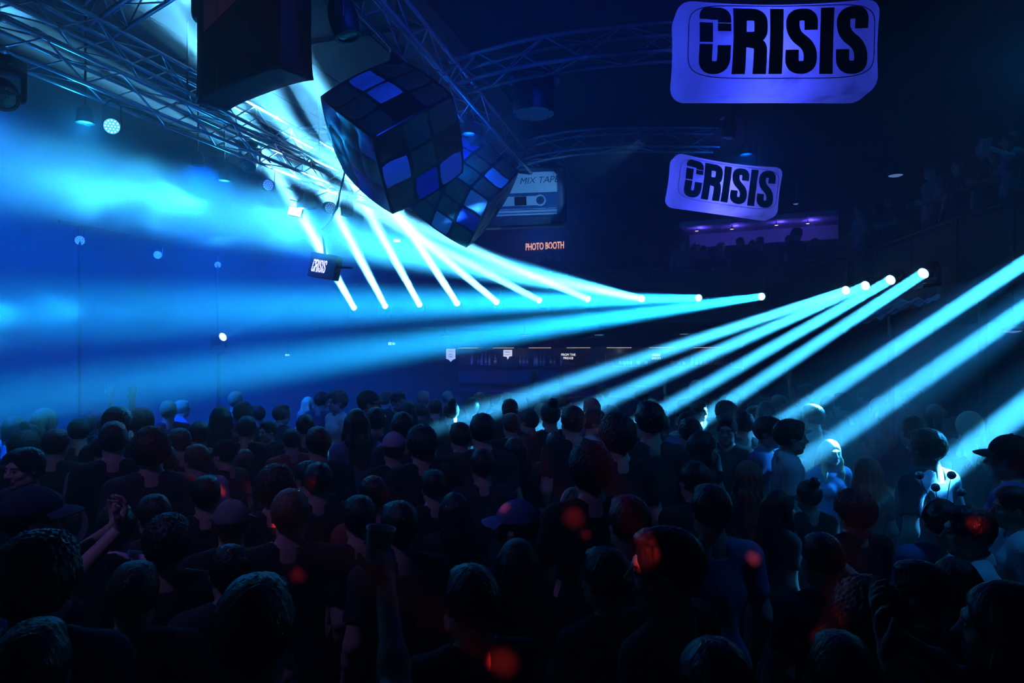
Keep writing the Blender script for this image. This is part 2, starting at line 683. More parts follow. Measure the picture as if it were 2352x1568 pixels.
def moving_head(pos, aim, label, group, hang=False, lit=True, lens_mat=None):
    """pos: the middle of the head; the base stands under it, or above it when hung"""
    d = (Vector(aim) - Vector(pos)).normalized()
    pan = math.atan2(d.y, d.x) - PI / 2
    h = .33 - .045
    base = Vector(pos) - Vector((0, 0, .285)) if not hang else Vector(pos) + Vector((0, 0, .285))
    root = thing('moving_head_lamp', label, 'stage light', T(base), group)
    fl = Matrix.Rotation(PI, 4, 'Y') if hang else Matrix.Identity(4)
    link('lamp_base', HEAD[0], root, fl)
    link('yoke', HEAD[1], root, fl @ Matrix.Rotation(-pan if hang else pan, 4, 'Z'))
    hd = link('lamp_head', HEAD[2], root, T(Vector(pos) - base) @ frame_from_dir(d))
    ln = link('lens', HEAD[3], hd)
    if lens_mat is not None or not lit:
        me = HEAD[3].copy()
        me.materials.clear()
        me.materials.append(lens_mat or M_plastic_gloss)
        ln.data = me
    return root, d


M_plastic_gloss = mat('dark_lens_glass', (.02, .03, .05), .08, spec=.8)


def frame_from_dir(d):
    z = -Vector(d).normalized()
    x = Vector((0, 0, 1)).cross(z)
    if x.length < 1e-3:
        x = Vector((1, 0, 0))
    x.normalize()
    y = z.cross(x)
    return frame((0, 0, 0), x, y, z)


ORD = ['first', 'second', 'third', 'fourth', 'fifth', 'sixth', 'seventh', 'eighth', 'ninth', 'tenth', 'eleventh', 'twelfth', 'thirteenth', 'fourteenth', 'fifteenth']
for i, (p, q, pw, sp, bcol) in enumerate(RAYS):
    if i < 15:
        lab = '%s lit moving head lamp from the left end of the balcony row' % ORD[i]
    else:
        lab = ['lit moving head lamp on the side balcony, farthest of three past the picture edge', 'lit moving head lamp on the side balcony, middle of three past the picture edge', 'lit moving head lamp on the side balcony, nearest of three past the picture edge'][i - 15]
    root, d = moving_head(p, q, lab, 'beam lamps along the balcony edge')
    add_light('beam_light', 'AREA', p + d * .14, POWER * pw, bcol, p + d, shape='DISK', size=.15, spread=R(sp))
    if i > 14:      # soft spill round the hard beam
        add_light('beam_spill', 'AREA', p + d * .141, POWER * pw * (.30 if i == 16 else .11), (.02, .34, 1.0), p + d, shape='DISK', size=.15, spread=R(13))

# ------------------------------------------------------------------ inflatable puzzle cubes
def pillow(x, y, z, b=.10, e=.055):
    fx, fy, fz = 1 - x * x, 1 - y * y, 1 - z * z

    def d(a, p, q):
        # outwards for faces, inwards for edges, by how far this coordinate sits at the skin
        w = abs(a) ** 6
        return math.copysign(w * (b * p * q - e * (p + q - 2 * p * q)), a) if a else 0
    return Vector((x + d(x, fy, fz), y + d(y, fx, fz), z + d(z, fx, fy)))


def grid_cube(n, fn):
    mb = MB()
    for ax in range(3):
        for sg in (-1, 1):
            vs, fs = [], []
            for i in range(n + 1):
                for j in range(n + 1):
                    c = [0, 0, 0]
                    c[ax] = sg
                    c[(ax + 1) % 3] = -1 + 2 * i / n
                    c[(ax + 2) % 3] = -1 + 2 * j / n
                    vs.append(fn(*c))
            for i in range(n):
                for j in range(n):
                    q = (i * (n + 1) + j, (i + 1) * (n + 1) + j, (i + 1) * (n + 1) + j + 1, i * (n + 1) + j + 1)
                    fs.append(q if sg > 0 else q[::-1])
            mb.add(vs, fs)
    return mb


def weld(me, d=1e-4):
    bm = bmesh.new()
    bm.from_mesh(me)
    bmesh.ops.remove_doubles(bm, verts=bm.verts[:], dist=d)
    bmesh.ops.recalc_face_normals(bm, faces=bm.faces[:])
    bm.to_mesh(me)
    bm.free()
    me.shade_smooth()
    return me


def puzzle_cube(near, e1, e2, e3, Y, size, label, tiles, ceil_z):
    """near: pixel of the corner nearest the camera; e1..e3: the three edges from it as (px right, px up, px away)"""
    c0 = P(near[0], near[1], Y)
    f = (c0 - Vector((0, 0, CAMZ))).normalized()
    r = f.cross(Vector((0, 0, 1))).normalized()
    u = r.cross(f)
    es = [(r * e[0] + u * e[1] + f * e[2]).normalized() for e in (e1, e2, e3)]
    a = es[0]
    b = (es[1] - a * es[1].dot(a)).normalized()
    c = a.cross(b)
    if c.dot(es[2]) < 0:
        c = -c
    h = size / 2
    centre = c0 + (a + b + c) * h
    root = thing('puzzle_cube', label, 'inflatable cube', T(centre), 'inflatable puzzle cubes')
    Rm = Matrix((a, b, c)).transposed()
    body = weld(grid_cube(18, lambda x, y, z: Rm @ (pillow(x, y, z) * h)).mesh('body', M_vinyl, True))
    link('body', body, root)
    # nine coloured tiles on each face; faces are named by the axis that stays fixed and its side
    for ax in range(3):
        for sg in (-1, 1):
            for i in range(3):
                for j in range(3):
                    ia, ja = [k for k in range(3) if k != ax]
                    n = 6
                    mb = MB()
                    vs, fs = [], []
                    c0_, c1_ = -1 + 2 * i / 3, -1 + 2 * j / 3
                    for p in range(n + 1):
                        for q in range(n + 1):
                            s, t = p / n * 2 - 1, q / n * 2 - 1
                            # rounded square inside its cell
                            k = 1 - .055 * (s * s * t * t)
                            cc = [0, 0, 0]
                            cc[ax] = sg
                            cc[ia] = c0_ + 1 / 3 + s * k * .295
                            cc[ja] = c1_ + 1 / 3 + t * k * .295
                            pt = pillow(*cc)
                            nrm = Vector((0, 0, 0))
                            nrm[ax] = sg
                            lift = .004 + .028 * (1 - s ** 4) * (1 - t ** 4)
                            vs.append(Rm @ ((pt + nrm * lift) * h))
                    for p in range(n):
                        for q in range(n):
                            fs.append((p * (n + 1) + q, (p + 1) * (n + 1) + q, (p + 1) * (n + 1) + q + 1, p * (n + 1) + q + 1))
                    mb.add(vs, fs)
                    m = M_dark_vinyl
                    if sg == -1:
                        key = tiles.get((ax, i, j))
                        if key:
                            m = {'w': M_white_vinyl, 'r': M_red_vinyl, 'k': M_vinyl, 'b': M_mid_vinyl}[key]
                    else:
                        m = [M_dark_vinyl, M_white_vinyl, M_red_vinyl, M_dark_vinyl][(i * 2 + j + ax) % 4]
                    me = mb.mesh('tile', m, True)
                    bm = bmesh.new()
                    bm.from_mesh(me)
                    out = Rm @ Vector([sg if k == ax else 0 for k in range(3)])
                    bm.normal_update()
                    if sum((fc.normal.dot(out) for fc in bm.faces)) < 0:
                        bmesh.ops.reverse_faces(bm, faces=bm.faces[:])
                    bm.to_mesh(me)
                    bm.free()
                    link('tile', me, root)
    # filler neck at the highest corner, and the cord it hangs from
    tip = max(((a * sx + b * sy + c * sz) * h for sx in (-1, 1) for sy in (-1, 1) for sz in (-1, 1)), key=lambda v: v.z)
    MB().lathe([(.12, -.10), (.085, -.02), (.075, .06), (.088, .075), (.088, .12), (.03, .13)], 14, T(tip)).build('neck', M_vinyl, root, True)
    top = Vector((tip.x, tip.y, ceil_z - centre.z))
    rod('cord', tip + Vector((0, 0, .12)), top, .01, M_steel, root)
    return root, centre


# axis 0 = along e1, 1 = along e2, 2 = along e3; the three faces that meet at the near corner are the -1 sides
t1 = {}
# upper face (e1, e2): axis 2
t1.update({(2, 1, 1): 'w', (2, 1, 2): 'w', (2, 1, 0): 'r'})
# left face (e2, e3): axis 0
t1.update({(0, 0, 0): 'b', (0, 2, 0): 'b', (0, 1, 2): 'b', (0, 0, 2): 'k'})
# right face (e1, e3): axis 1
t1.update({(1, 0, 0): 'k', (1, 0, 1): 'w', (1, 2, 1): 'k', (1, 1, 2): 'b', (1, 2, 2): 'w'})
CUBE1, c1_ = puzzle_cube((856, 316), (174, 101, 75), (-119, 81, 159), (44, -171, 122), 6.75, 1.0, 'large black inflatable puzzle cube hanging in front of the other', t1, 6.40)
t2 = {(2, 1, 0): 'w', (2, 2, 2): 'b', (2, 1, 2): 'b', (0, 0, 0): 'w', (0, 0, 1): 'b', (0, 1, 2): 'w'}
for i in range(3):
    for j in range(3):
        t2[(1, i, j)] = 'k'
CUBE2, c2_ = puzzle_cube((1125, 461), (69, 69, 120), (-123, 89, 30), (-53, -112, 93), 9.7, 1.0, 'black inflatable puzzle cube half hidden behind the larger-looking one', t2, 5.97)

# ------------------------------------------------------------------ dark inflatable at the top edge
k0, k1 = Vector((-2.86, 6.2, 0)), Vector((-1.62, 5.3, 0))
kd = (k1 - k0).normalized()
kn = Vector((kd.y, -kd.x, 0))                      # toward the camera
kc = k0 + kd * .62 + Vector((0, 0, 5.05)) - kn * .15
blk = thing('inflatable_block', 'big dark glossy inflatable block cut by the top edge', 'inflatable block', frame(kc, kd, -kn, (0, 0, 1)))
KW, KT, KH = .62, .15, .52


def blockfn(x, y, z):
    p = pillow(x, y, z, .04, .0)
    w = Vector((p.x * KW, p.y * KT, p.z * KH))
    # corners poke out, the long lower edge is drawn in
    w.z -= .012 * z * (1 - x * x)
    w.z *= 1 + .05 * (x * x) ** 2 * abs(z)
    w.x *= 1 + .05 * (z * z) ** 2
    return w


link('body', weld(grid_cube(20, blockfn).mesh('body', M_block, True)), blk)
for s in (-.45, .25):      # seams
    MB().tube([blockfn(s, -1, -1 + 2 * k / 24) + Vector((0, -.003, 0)) for k in range(25)], .006, 6).build('seam', M_block, blk, True)
vs, fs = [], []
for i in range(9):
    for j in range(9):
        vs.append(blockfn(-.80 + (.95 + .05 * j) * i / 8, -1, .1 + .8 * j / 8 - .42 * (1 - i / 8) * 0 + .30 * i / 8 * (1 - j / 8)) + Vector((0, -.006, 0)))
for i in range(8):
    for j in range(8):
        fs.append((i * 9 + j, (i + 1) * 9 + j, (i + 1) * 9 + j + 1, i * 9 + j + 1))
MB().add(vs, fs).build('panel', mat('dusky_pink_vinyl', (.30, .16, .20), .35), blk, True)
MB().rbox((-KW - .27, -.10, .26), (-KW + .1, .10, .62), .10, 4).build('ear', M_block, blk, True)
for s in (-.5, .5):
    rod('cord', Vector((s, 0, .4)), Vector((s, 0, 6.42 - kc.z)), .012, M_steel, blk)


# ------------------------------------------------------------------ lettered inflatables
def rounded(path, rad, n=5):
    """polyline with its inner corners rounded"""
    out = [Vector(path[0])]
    for i in range(1, len(path) - 1):
        a, b, c = Vector(path[i - 1]), Vector(path[i]), Vector(path[i + 1])
        r = min(rad, (a - b).length * .499, (c - b).length * .499)
        p, q = b + (a - b).normalized() * r, b + (c - b).normalized() * r
        for k in range(n + 1):
            t = k / n
            out.append(p * (1 - t) ** 2 + b * 2 * t * (1 - t) + q * t * t)
    out.append(Vector(path[-1]))
    return out


def densify(pts, step):
    out = []
    for a, b in zip(pts, pts[1:]):
        n = max(1, int((b - a).length / step))
        out += [a.lerp(b, k / n) for k in range(n)]
    return out + [pts[-1]]


def stroke(pts, w):
    """flat ribbon of width w along a 2D path: verts, quads"""
    vs, fs = [], []
    for i, p in enumerate(pts):
        a, b = pts[max(0, i - 1)], pts[min(len(pts) - 1, i + 1)]
        d = (b - a).normalized()
        n = Vector((-d.y, d.x)) * (w / 2)
        for k in (-1, -.33, .33, 1):
            vs.append(p + n * k)
    for i in range(len(pts) - 1):
        for k in range(3):
            fs.append((i * 4 + k, i * 4 + k + 1, i * 4 + k + 5, i * 4 + k + 4))
    return vs, fs


def letter(ch, x, w, s, h=.41):
    """thick condensed strokes; x .. x+w across, 0 .. h up, stroke s"""
    a, b, lo, hi = x + s / 2, x + w - s / 2, s / 2, h - s / 2
    rad = (b - a) * .5 + .012
    out = []
    if ch == 'I':
        out.append([Vector((x + w / 2, 0)), Vector((x + w / 2, h))])
    elif ch == 'C':
        out.append(rounded([(b, h * .77), (b, hi), (a, hi), (a, h * .815)], rad))
        out.append([Vector((a, h * .765)), Vector((a, h * .475))])
        out.append(rounded([(a, h * .445), (a, lo), (b, lo), (b, h * .43)], rad))
        out.append([Vector((b - s * .5, h * .70)), Vector((b + s * .5, h * .70))])
    elif ch == 'R':
        out.append([Vector((a, 0)), Vector((a, h))])
        out.append(rounded([(a + s * .2, hi), (b, hi), (b, h * .54), (a + s * .2, h * .54)], rad))
        out.append(rounded([(a + s * .4, h * .50), (b, h * .46), (b, 0)], rad * .7))
    elif ch == 'S':
        m = (a + b) / 2
        out.append(rounded([(b, h * .66), (b, hi), (a, hi), (a, h * .60), (b, h * .40), (b, lo), (a, lo), (a, h * .36)], rad, 6))
    return out


LET = [('C', 0, .185), ('R', .198, .200), ('I', .412, .078), ('S', .505, .185), ('I', .705, .078), ('S', .80, .185)]
WORD_W = .985


def word(s, fn, width):
    """strokes of the word: list of (letter, verts, faces) mapped by fn(x, y) with x in 0..width"""
    k = width / WORD_W
    out = []
    for ch, x, w in LET:
        vs, fs = [], []
        for path in letter(ch, x, w, s):
            hw = s * (.62 if len(path) == 2 and ch == 'C' and abs(path[0].y - path[1].y) < 1e-6 else 1.0)
            v, f = stroke(densify(path, .03), hw)
            o = len(vs)
            vs += [fn(p.x * k, p.y * k) for p in v]
            fs += [tuple(i + o for i in q) for q in f]
        out.append((ch, vs, fs))
    return out


def translucent(name, col):
    m = bpy.data.materials.new(name)
    m.use_nodes = True
    nt = m.node_tree
    nt.nodes.remove(nt.nodes['Principled BSDF'])
    tr = nt.nodes.new('ShaderNodeBsdfTranslucent')
    df = nt.nodes.new('ShaderNodeBsdfDiffuse')
    mx = nt.nodes.new('ShaderNodeMixShader')
    nz = nt.nodes.new('ShaderNodeTexNoise')
    nz.inputs['Scale'].default_value = 2.6
    nz.inputs['Detail'].default_value = 5
    rp = nt.nodes.new('ShaderNodeValToRGB')
    rp.color_ramp.elements[0].position = .30
    rp.color_ramp.elements[0].color = (.45, .45, .45, 1)
    rp.color_ramp.elements[1].position = .42
    rp.color_ramp.elements[1].color = (*col, 1)
    tc = nt.nodes.new('ShaderNodeTexCoord')
    nt.links.new(tc.outputs['Object'], nz.inputs['Vector'])
    nt.links.new(nz.outputs['Fac'], rp.inputs[0])
    nt.links.new(rp.outputs[0], tr.inputs[0])
    nt.links.new(rp.outputs[0], df.inputs[0])
    mx.inputs[0].default_value = .35
    nt.links.new(tr.outputs[0], mx.inputs[1])
    nt.links.new(df.outputs[0], mx.inputs[2])
    nt.links.new(mx.outputs[0], nt.nodes['Material Output'].inputs['Surface'])
    return m


M_cloth = translucent('white_translucent_cloth', (.9, .9, .9))
SW, SD, SH = .98, .27, .46       # half sizes of the sign


def sign_shape(x, y, z, r=.17):
    """unit cube point to rounded, sagging cushion"""
    p = Vector((x * SW, y * SD, z * SH))
    q = Vector((max(-SW + r, min(SW - r, p.x)), max(-SD + r, min(SD - r, p.y)), max(-SH + r, min(SH - r, p.z))))
    d = p - q
    if d.length > 1e-6:
        p = q + d.normalized() * r
    u, v = p.x / SW, p.z / SH
    p.z *= 1 - .075 * (1 - u * u)
    p.z -= .03 * (1 - u * u)
    p.x *= 1 - .03 * (1 - v * v)
    if y < 0:
        p.y -= .035 * max(0, 1 - u * u) * max(0, 1 - v * v)
    return p


def sign_front(x, z):
    u, v = x / SW, z / SH
    z2 = z * (1 - .075 * (1 - u * u)) - .03 * (1 - u * u)
    x2 = x * (1 - .03 * (1 - v * v))
    return Vector((x2, -SD - .006 - .035 * max(0, 1 - u * u) * max(0, 1 - v * v), z2))


def inflatable_sign(centre, yaw, roll, label, power, white):
    M = T(centre) @ Matrix.Rotation(yaw, 4, 'Z') @ Matrix.Rotation(roll, 4, 'Y')
    root = thing('inflatable_sign', label, 'inflatable sign', M, 'lettered inflatables')
    link('cushion', weld(grid_cube(28, sign_shape).mesh('cushion', M_cloth, True)), root)
    wd = 1.60
    for ch, vs, fs in word(.078, lambda x, y: sign_front(x - wd / 2 + .02, y - .20 * 1.64), wd):
        link('letter', MB().add(vs, fs).mesh('letter', M_print), root)
    # seam round the front edge, and the slit at the bottom
    pts = []
    for k in range(60):
        a = 2 * PI * k / 60
        cx, cz = math.cos(a), math.sin(a)
        n = 5.0
        u = math.copysign(abs(cx) ** (2 / n), cx) * .905
        v = math.copysign(abs(cz) ** (2 / n), cz) * .80
        pts.append(sign_front(u * SW, v * SH) + Vector((0, .004, 0)))
    MB().tube(pts, .0045, 5, True).build('seam', mat('seam_thread', (.25, .25, .3), .6), root, True)
    # straps up to the ceiling
    Mi = M.inverted()
    for s in (-.55, .55):
        a = Vector((s, 0, SH * .9))
        w = M @ a
        b = Mi @ Vector((w.x, w.y, 5.965))
        rod('strap', a, b, .012, M_steel, root)
    add_light('sign_lamp', 'POINT', M @ Vector((-.10, .03, -.05)), power, (.03, .05, 1.0), shadow_soft_size=.05)
    add_light('sign_lamp', 'POINT', M @ Vector((.05, -.02, -.1)), white, (.62, .55, 1.0), shadow_soft_size=.03)
    return root


inflatable_sign(P(1772, 120, 6.75), R(-4), R(1.5), 'larger glowing inflatable sign with black block letters, at the top', 30, .5)
inflatable_sign(P(1661, 430, 12.0), R(2), R(7.5), 'smaller glowing inflatable sign with black block letters, tilted, above the balcony', 48, 3.0)


# ------------------------------------------------------------------ text
def text_mesh(body, size, m, extrude=.004, shear=0.0, spacing=1.0, bold=0.0):
    cu = bpy.data.curves.new('lettering', 'FONT')
    cu.body = body
    cu.size = size
    cu.align_x = 'CENTER'
    cu.align_y = 'CENTER'
    cu.extrude = extrude
    cu.shear = shear
    cu.space_character = spacing
    cu.offset = bold
    cu.resolution_u = 3
    o = bpy.data.objects.new('lettering', cu)
    C.objects.link(o)
    dg = bpy.context.evaluated_depsgraph_get()
    me = bpy.data.meshes.new_from_object(o.evaluated_get(dg))
    bpy.data.objects.remove(o)
    bpy.data.curves.remove(cu)
    me.materials.clear()
    me.materials.append(m)
    return me


UPRIGHT = Matrix.Rotation(PI / 2, 4, 'X')     # text that faces -Y

# ------------------------------------------------------------------ inflatable cassette
cas_c = P(1196, 456, 12.6)
cas = thing('inflatable_cassette', 'inflatable audio cassette with a handwritten label, partly behind a puzzle cube', 'inflatable cassette', T(cas_c) @ Matrix.Rotation(R(-6), 4, 'Z') @ Matrix.Rotation(R(-1), 4, 'Y'))
cw, ch_ = .84, .54


def casfn(x, y, z):
    p = Vector((x * cw, y * .17, z * ch_))
    r = .07
    q = Vector((max(-cw + r, min(cw - r, p.x)), max(-.17 + r, min(.17 - r, p.y)), max(-ch_ + r, min(ch_ - r, p.z))))
    d = p - q
    if d.length > 1e-6:
        p = q + d.normalized() * r
    return p


link('body', weld(grid_cube(18, casfn).mesh('body', mat('dark_blue_vinyl', (.05, .09, .17), .35), True)), cas)
M_paper = mat('pale_print', (.72, .78, .80), .5)
lb = MB()
lb.poly([(-.74, .06), (.68, .06), (.68, .37), (.62, .43), (-.74, .43)], -.001, .006)
lab = link('label', lb.mesh('label', M_paper), cas, T(0, -.172, 0) @ UPRIGHT)
link('lettering', text_mesh('THE ROCK  MIX TAPE', .165, M_print, .003, .25, 1.0), lab, T(-.10, .27, .006) @ Matrix.Rotation(R(1), 4, 'Z'))
lb = MB()
lb.poly([(-.74, -.36), (.68, -.36), (.68, .05), (-.74, .05)], -.001, .004)
strip = link('stripe_panel', lb.mesh('stripe_panel', mat('navy_print', (.03, .10, .30), .5)), cas, T(0, -.172, 0) @ UPRIGHT)
for z0, z1 in ((-.345, -.315), (-.295, -.255), (-.235, -.225)):
    link('stripe', MB().box((-.73, z0, .004), (.67, z1, .007)).mesh('stripe', M_paper), strip)
wn = link('window', MB().box((-.42, -.17, .004), (.36, .0, .008)).mesh('window', M_paper), strip)
link('tape_reel', MB().box((-.10, -.165, .008), (.12, -.005, .01)).mesh('tape_reel', M_print), wn)
for x in (-.45, .37):
    hub = MB().lathe([(.105, .008), (.105, .016), (.075, .016), (.075, .010)], 24, T(x, -.085, 0), cap=False)
    hb = link('hub', hub.mesh('hub', M_paper, True), strip)
    link('hub_core', MB().lathe([(.075, .009), (.075, .012)], 24, T(x, -.085, 0)).mesh('hub_core', mat('hub_blue', (.03, .08, .16), .4)), hb)
for x, z in ((.76, .46), (.76, -.46), (-.76, .46), (-.76, -.46), (.1, -.46)):
    link('screw', MB().lathe([(.028, 0), (.028, .008), (.018, .012)], 12, T(x, -.168, z) @ UPRIGHT).mesh('screw', M_alu_dull, True), cas)
MB().rbox((-.55, -.20, -.53), (.55, -.14, -.37), .02).build('tape_guard', mat('dark_blue_vinyl', (0, 0, 0)), cas, True)
for s in (-.5, .5):
    rod('strap', (s, 0, ch_ - .02), (s, 0, 5.965 - cas_c.z), .01, M_steel, cas)
add_light('cassette_fill', 'SPOT', (1.9, 9.6, 5.2), 420, (.10, .42, 1.0), cas_c, spot_size=R(24), spot_blend=.5, shadow_soft_size=.05)  # added light that brightens the cassette, no fixture of its own

# ------------------------------------------------------------------ hanging drum speaker
dc = P(1226, 262, 8.6)
drum = thing('drum_speaker', 'black drum-shaped speaker with a pale round underside hanging from the curved truss', 'speaker', T(dc))
MB().lathe([(.255, 0), (.262, .02), (.262, .50), (.25, .52), (.05, .53)], 28, cap=False).build('cabinet', M_plastic, drum, True)
gr = MB().lathe([(.0, .012), (.2, .004), (.256, .0)], 28, cap=False).build('grille', mat('pale_grille_cloth', (.55, .60, .70), .7), drum, True)
for k in range(5):
    a = 2 * PI * k / 5 + .6
    MB().lathe([(.015, -.01), (.015, .006)], 8, T(.235 * math.cos(a), .235 * math.sin(a), 0)).build('bolt', M_plastic, gr)
for s in (-1, 1):
    MB().lathe([(.055, 0), (.06, .04), (.03, .07)], 12, T(s * .258, 0, .42) @ Matrix.Rotation(s * PI / 2, 4, 'Y')).build('bracket_knob', M_alu_dull, drum, True)
MB().tube([(-.30, 0, .42), (-.31, 0, .62), (-.1, 0, .70), (.1, 0, .70), (.31, 0, .62), (.30, 0, .42)], .016, 8).build('bracket', M_steel, drum, True)
rod('pole', (0, 0, .69), (0, 0, 5.965 - dc.z), .02, M_steel, drum)


# ------------------------------------------------------------------ stage lamps hung on the lower truss
def par(pos, aim, label, lit, dots=19, s=1.0, up=.25):
    d = (Vector(aim) - Vector(pos)).normalized()
    root = thing('led_par_lamp', label, 'stage light', T(pos), 'small round lamps over the stage')
    M = frame_from_dir(d)
    can = link('can', MB().lathe([(.03, .17), (.075, .15), (.085, .08), (.088, -.03), (.082, -.03), (.08, -.02)], 20, Matrix.Scale(s, 4), cap=False).mesh('can', M_plastic, True), root, M)
    link('front_plate', MB().lathe([(.0001, -.021), (.08, -.02)], 20, Matrix.Scale(s, 4), cap=False).mesh('front_plate', emit('par_glow_%s' % lit, (.06, .42, .85), lit * .25)), root, M)
    em = emit('par_diode_%s' % lit, (.6, .95, 1.0), lit)
    pts = [(0, 0)] + [(.032 * math.cos(a), .032 * math.sin(a)) for a in [2 * PI * k / 6 for k in range(6)]] + [(.062 * math.cos(a), .062 * math.sin(a)) for a in [2 * PI * k / 12 for k in range(12)]]
    dm = MB().lathe([(.0065, 0), (.0045, -.004), (.0005, -.005)], 8, Matrix.Scale(s, 4)).mesh('diode', em, True)
    for x, y in pts[:dots]:
        link('diode', dm, can, T(x * s, y * s, -.022 * s))
    MB().tube([(-.10 * s, 0, 0), (-.10 * s, 0, up * .7), (0, 0, up), (.10 * s, 0, up * .7), (.10 * s, 0, 0)], .008, 6).build('yoke', M_steel, root, True)
    BOOMS.append((root, Vector(pos) + Vector((0, 0, up))))
    return root


BOOMS = []
CAMP = Vector((0, 0, CAMZ))


def to_truss(p):
    d = LO1 - LO0
    t = max(.02, min(.98, (Vector(p) - LO0).dot(d) / d.length_squared))
    return LO0 + d * t + Vector((0, 0, -.13))


def boom(root, world_from, inv=None):
    a = Vector(world_from)
    b = to_truss(a)
    if inv is None:
        inv = T(-root.matrix_basis.translation)
    rod('boom', inv @ a, inv @ b, .012, M_steel, root)

par(P(257, 290, 7.4), CAMP + Vector((-.6, 0, 0)), 'round lamp with bright lit diodes facing the camera under the lower truss', 9.0, s=1.0, up=.30)
par(P(615, 425, 11.6), CAMP + Vector((4.6, 0, 0)), 'round diode lamp turned to the side, left of the hanging moving heads', 1.2, s=1.15, up=.42)
par(P(183, 552, 10.0), CAMP + Vector((2, 0, 0)), 'dim round diode lamp low in the haze, nearest the picture edge', 1.0, s=.85, up=.2)
par(P(362, 585, 12.0), CAMP + Vector((2, 0, 0)), 'dim round diode lamp low in the haze, middle of three', .8, s=.85, up=.2)
par(P(500, 608, 14.0), CAMP + Vector((2, 0, 0)), 'dim round diode lamp low in the haze, farthest of three', .8, s=.8, up=.2)
par(P(758, 477, 12.4), CAMP + Vector((4.5, 0, -1)), 'round diode lamp between two hanging moving heads', 1.2, s=1.25, up=.35)
for i_, (r_, w_) in enumerate(BOOMS):
    if i_ in (0, 1, 5):
        boom(r_, w_)
# pole that carries the three low lamps
pole = thing('lamp_pole', 'thin pole in the haze that carries the three low lamps', 'pole', T(P(183, 552, 10.0)))
a_, b_ = Vector((0, 0, .22)), P(500, 608, 14.0) - P(183, 552, 10.0) + Vector((0, 0, .22))
rod('bar', a_ - (b_ - a_) * .1, b_ + (b_ - a_) * .1, .02, M_steel, pole)
for t in (0, 1):
    q_ = a_.lerp(b_, t)
    rod('stand', q_, (q_.x, q_.y, -P(183, 552, 10.0).z), .02, M_steel, pole)

HM = moving_head(P(712, 462, 12.0), P(735, 600, 12.0), 'large dark moving head hanging from the lower truss beside the bright floodlight', 'hanging moving heads', True, False)
boom(HM[0], HM[0].matrix_basis.translation)
HM = moving_head(P(797, 478, 11.9), P(795, 640, 11.9), 'dark moving head hanging from the lower truss, nearest the puzzle cubes', 'hanging moving heads', True, False)
boom(HM[0], HM[0].matrix_basis.translation)
HM = moving_head(P(575, 372, 10.3), P(520, 560, 9), 'dark moving head hanging under the lower truss in the haze', 'hanging moving heads', True, False)
boom(HM[0], HM[0].matrix_basis.translation)
HM = moving_head(P(790, 48, 5.3), P(830, 200, 5.3), 'black moving head at the top edge beside the dark inflatable', 'hanging moving heads', True, False)
rod('drop_pole', (0, 0, 0), (0, 0, 6.42 - HM[0].matrix_basis.translation.z), .015, M_steel, HM[0])
HM = moving_head(P(6, 215, 5.6), P(60, 330, 5.0), 'pale-lit moving head on its yoke at the edge under the lower truss', 'hanging moving heads', True, False)
boom(HM[0], HM[0].matrix_basis.translation)
HM = moving_head(P(1675, 300, 10.9), P(1660, 420, 10.9), 'black moving head at the end of the farther curved truss', 'hanging moving heads', True, False)
rod('drop_pole', (0, 0, 0), (0, 0, 5.965 - HM[0].matrix_basis.translation.z), .015, M_steel, HM[0])
HM = moving_head(P(1090, 312, 10.2), P(1110, 420, 10.2), 'black moving head on the middle truss behind the puzzle cubes', 'hanging moving heads', True, False)
rod('drop_pole', (0, 0, 0), (0, 0, 5.965 - HM[0].matrix_basis.translation.z), .015, M_steel, HM[0])

fl = thing('floodlight', 'small bright white floodlight under the lower truss', 'floodlight', T(P(678, 487, 12.1)) @ Matrix.Rotation(R(12), 4, 'Y'))
MB().rbox((-.125, -.02, -.075), (.125, .06, .075), .015).build('case', M_plastic, fl, True)
MB().rbox((-.115, -.028, -.066), (.115, -.018, .066), .006).build('glass', emit('flood_glass', (1, .97, 1.0), 9.0), fl)
MB().tube([(-.14, .02, 0), (-.14, .02, .2), (.14, .02, .2), (.14, .02, 0)], .01, 6).build('bracket', M_steel, fl)
boom(fl, fl.matrix_basis @ Vector((0, .02, .195)), fl.matrix_basis.inverted())

# lettered light box
bc = P(748, 612, 11.2)
lbx = thing('light_box', 'dark box sign with small glowing white letters hanging in the haze', 'light box', T(bc) @ Matrix.Rotation(R(10), 4, 'Y') @ Matrix.Rotation(R(-14), 4, 'Z'))
MB().rbox((-.26, -.08, -.20), (.22, .12, .20), .012).build('case', M_plastic, lbx, True)
wm = emit('lightbox_letter', (1.0, .86, .95), 1.6)
for ch, vs, fs in word(.062, lambda x, y: Vector((x * 1.0 - .205 + y * .22, -.083, y * 2.0 - .118)), .25):
    link('letter', MB().add(vs, fs).mesh('letter', wm), lbx)
MB().tube([(-.05, 0, .19), (-.12, 0, .42), (-.20, 0, .58), (-.05, 0, .80), (0.02, 0, 1.0)], .022, 8).build('arm', M_steel, lbx, True)
MB().tube([(.22, .0, .02), (.48, 0, .05)], .02, 6).build('rail', M_steel, lbx, True)
MB().tube([(.02, 0, 1.0), (.05, 0, 1.75)], .015, 8).build('drop_pole', M_steel, lbx, True)

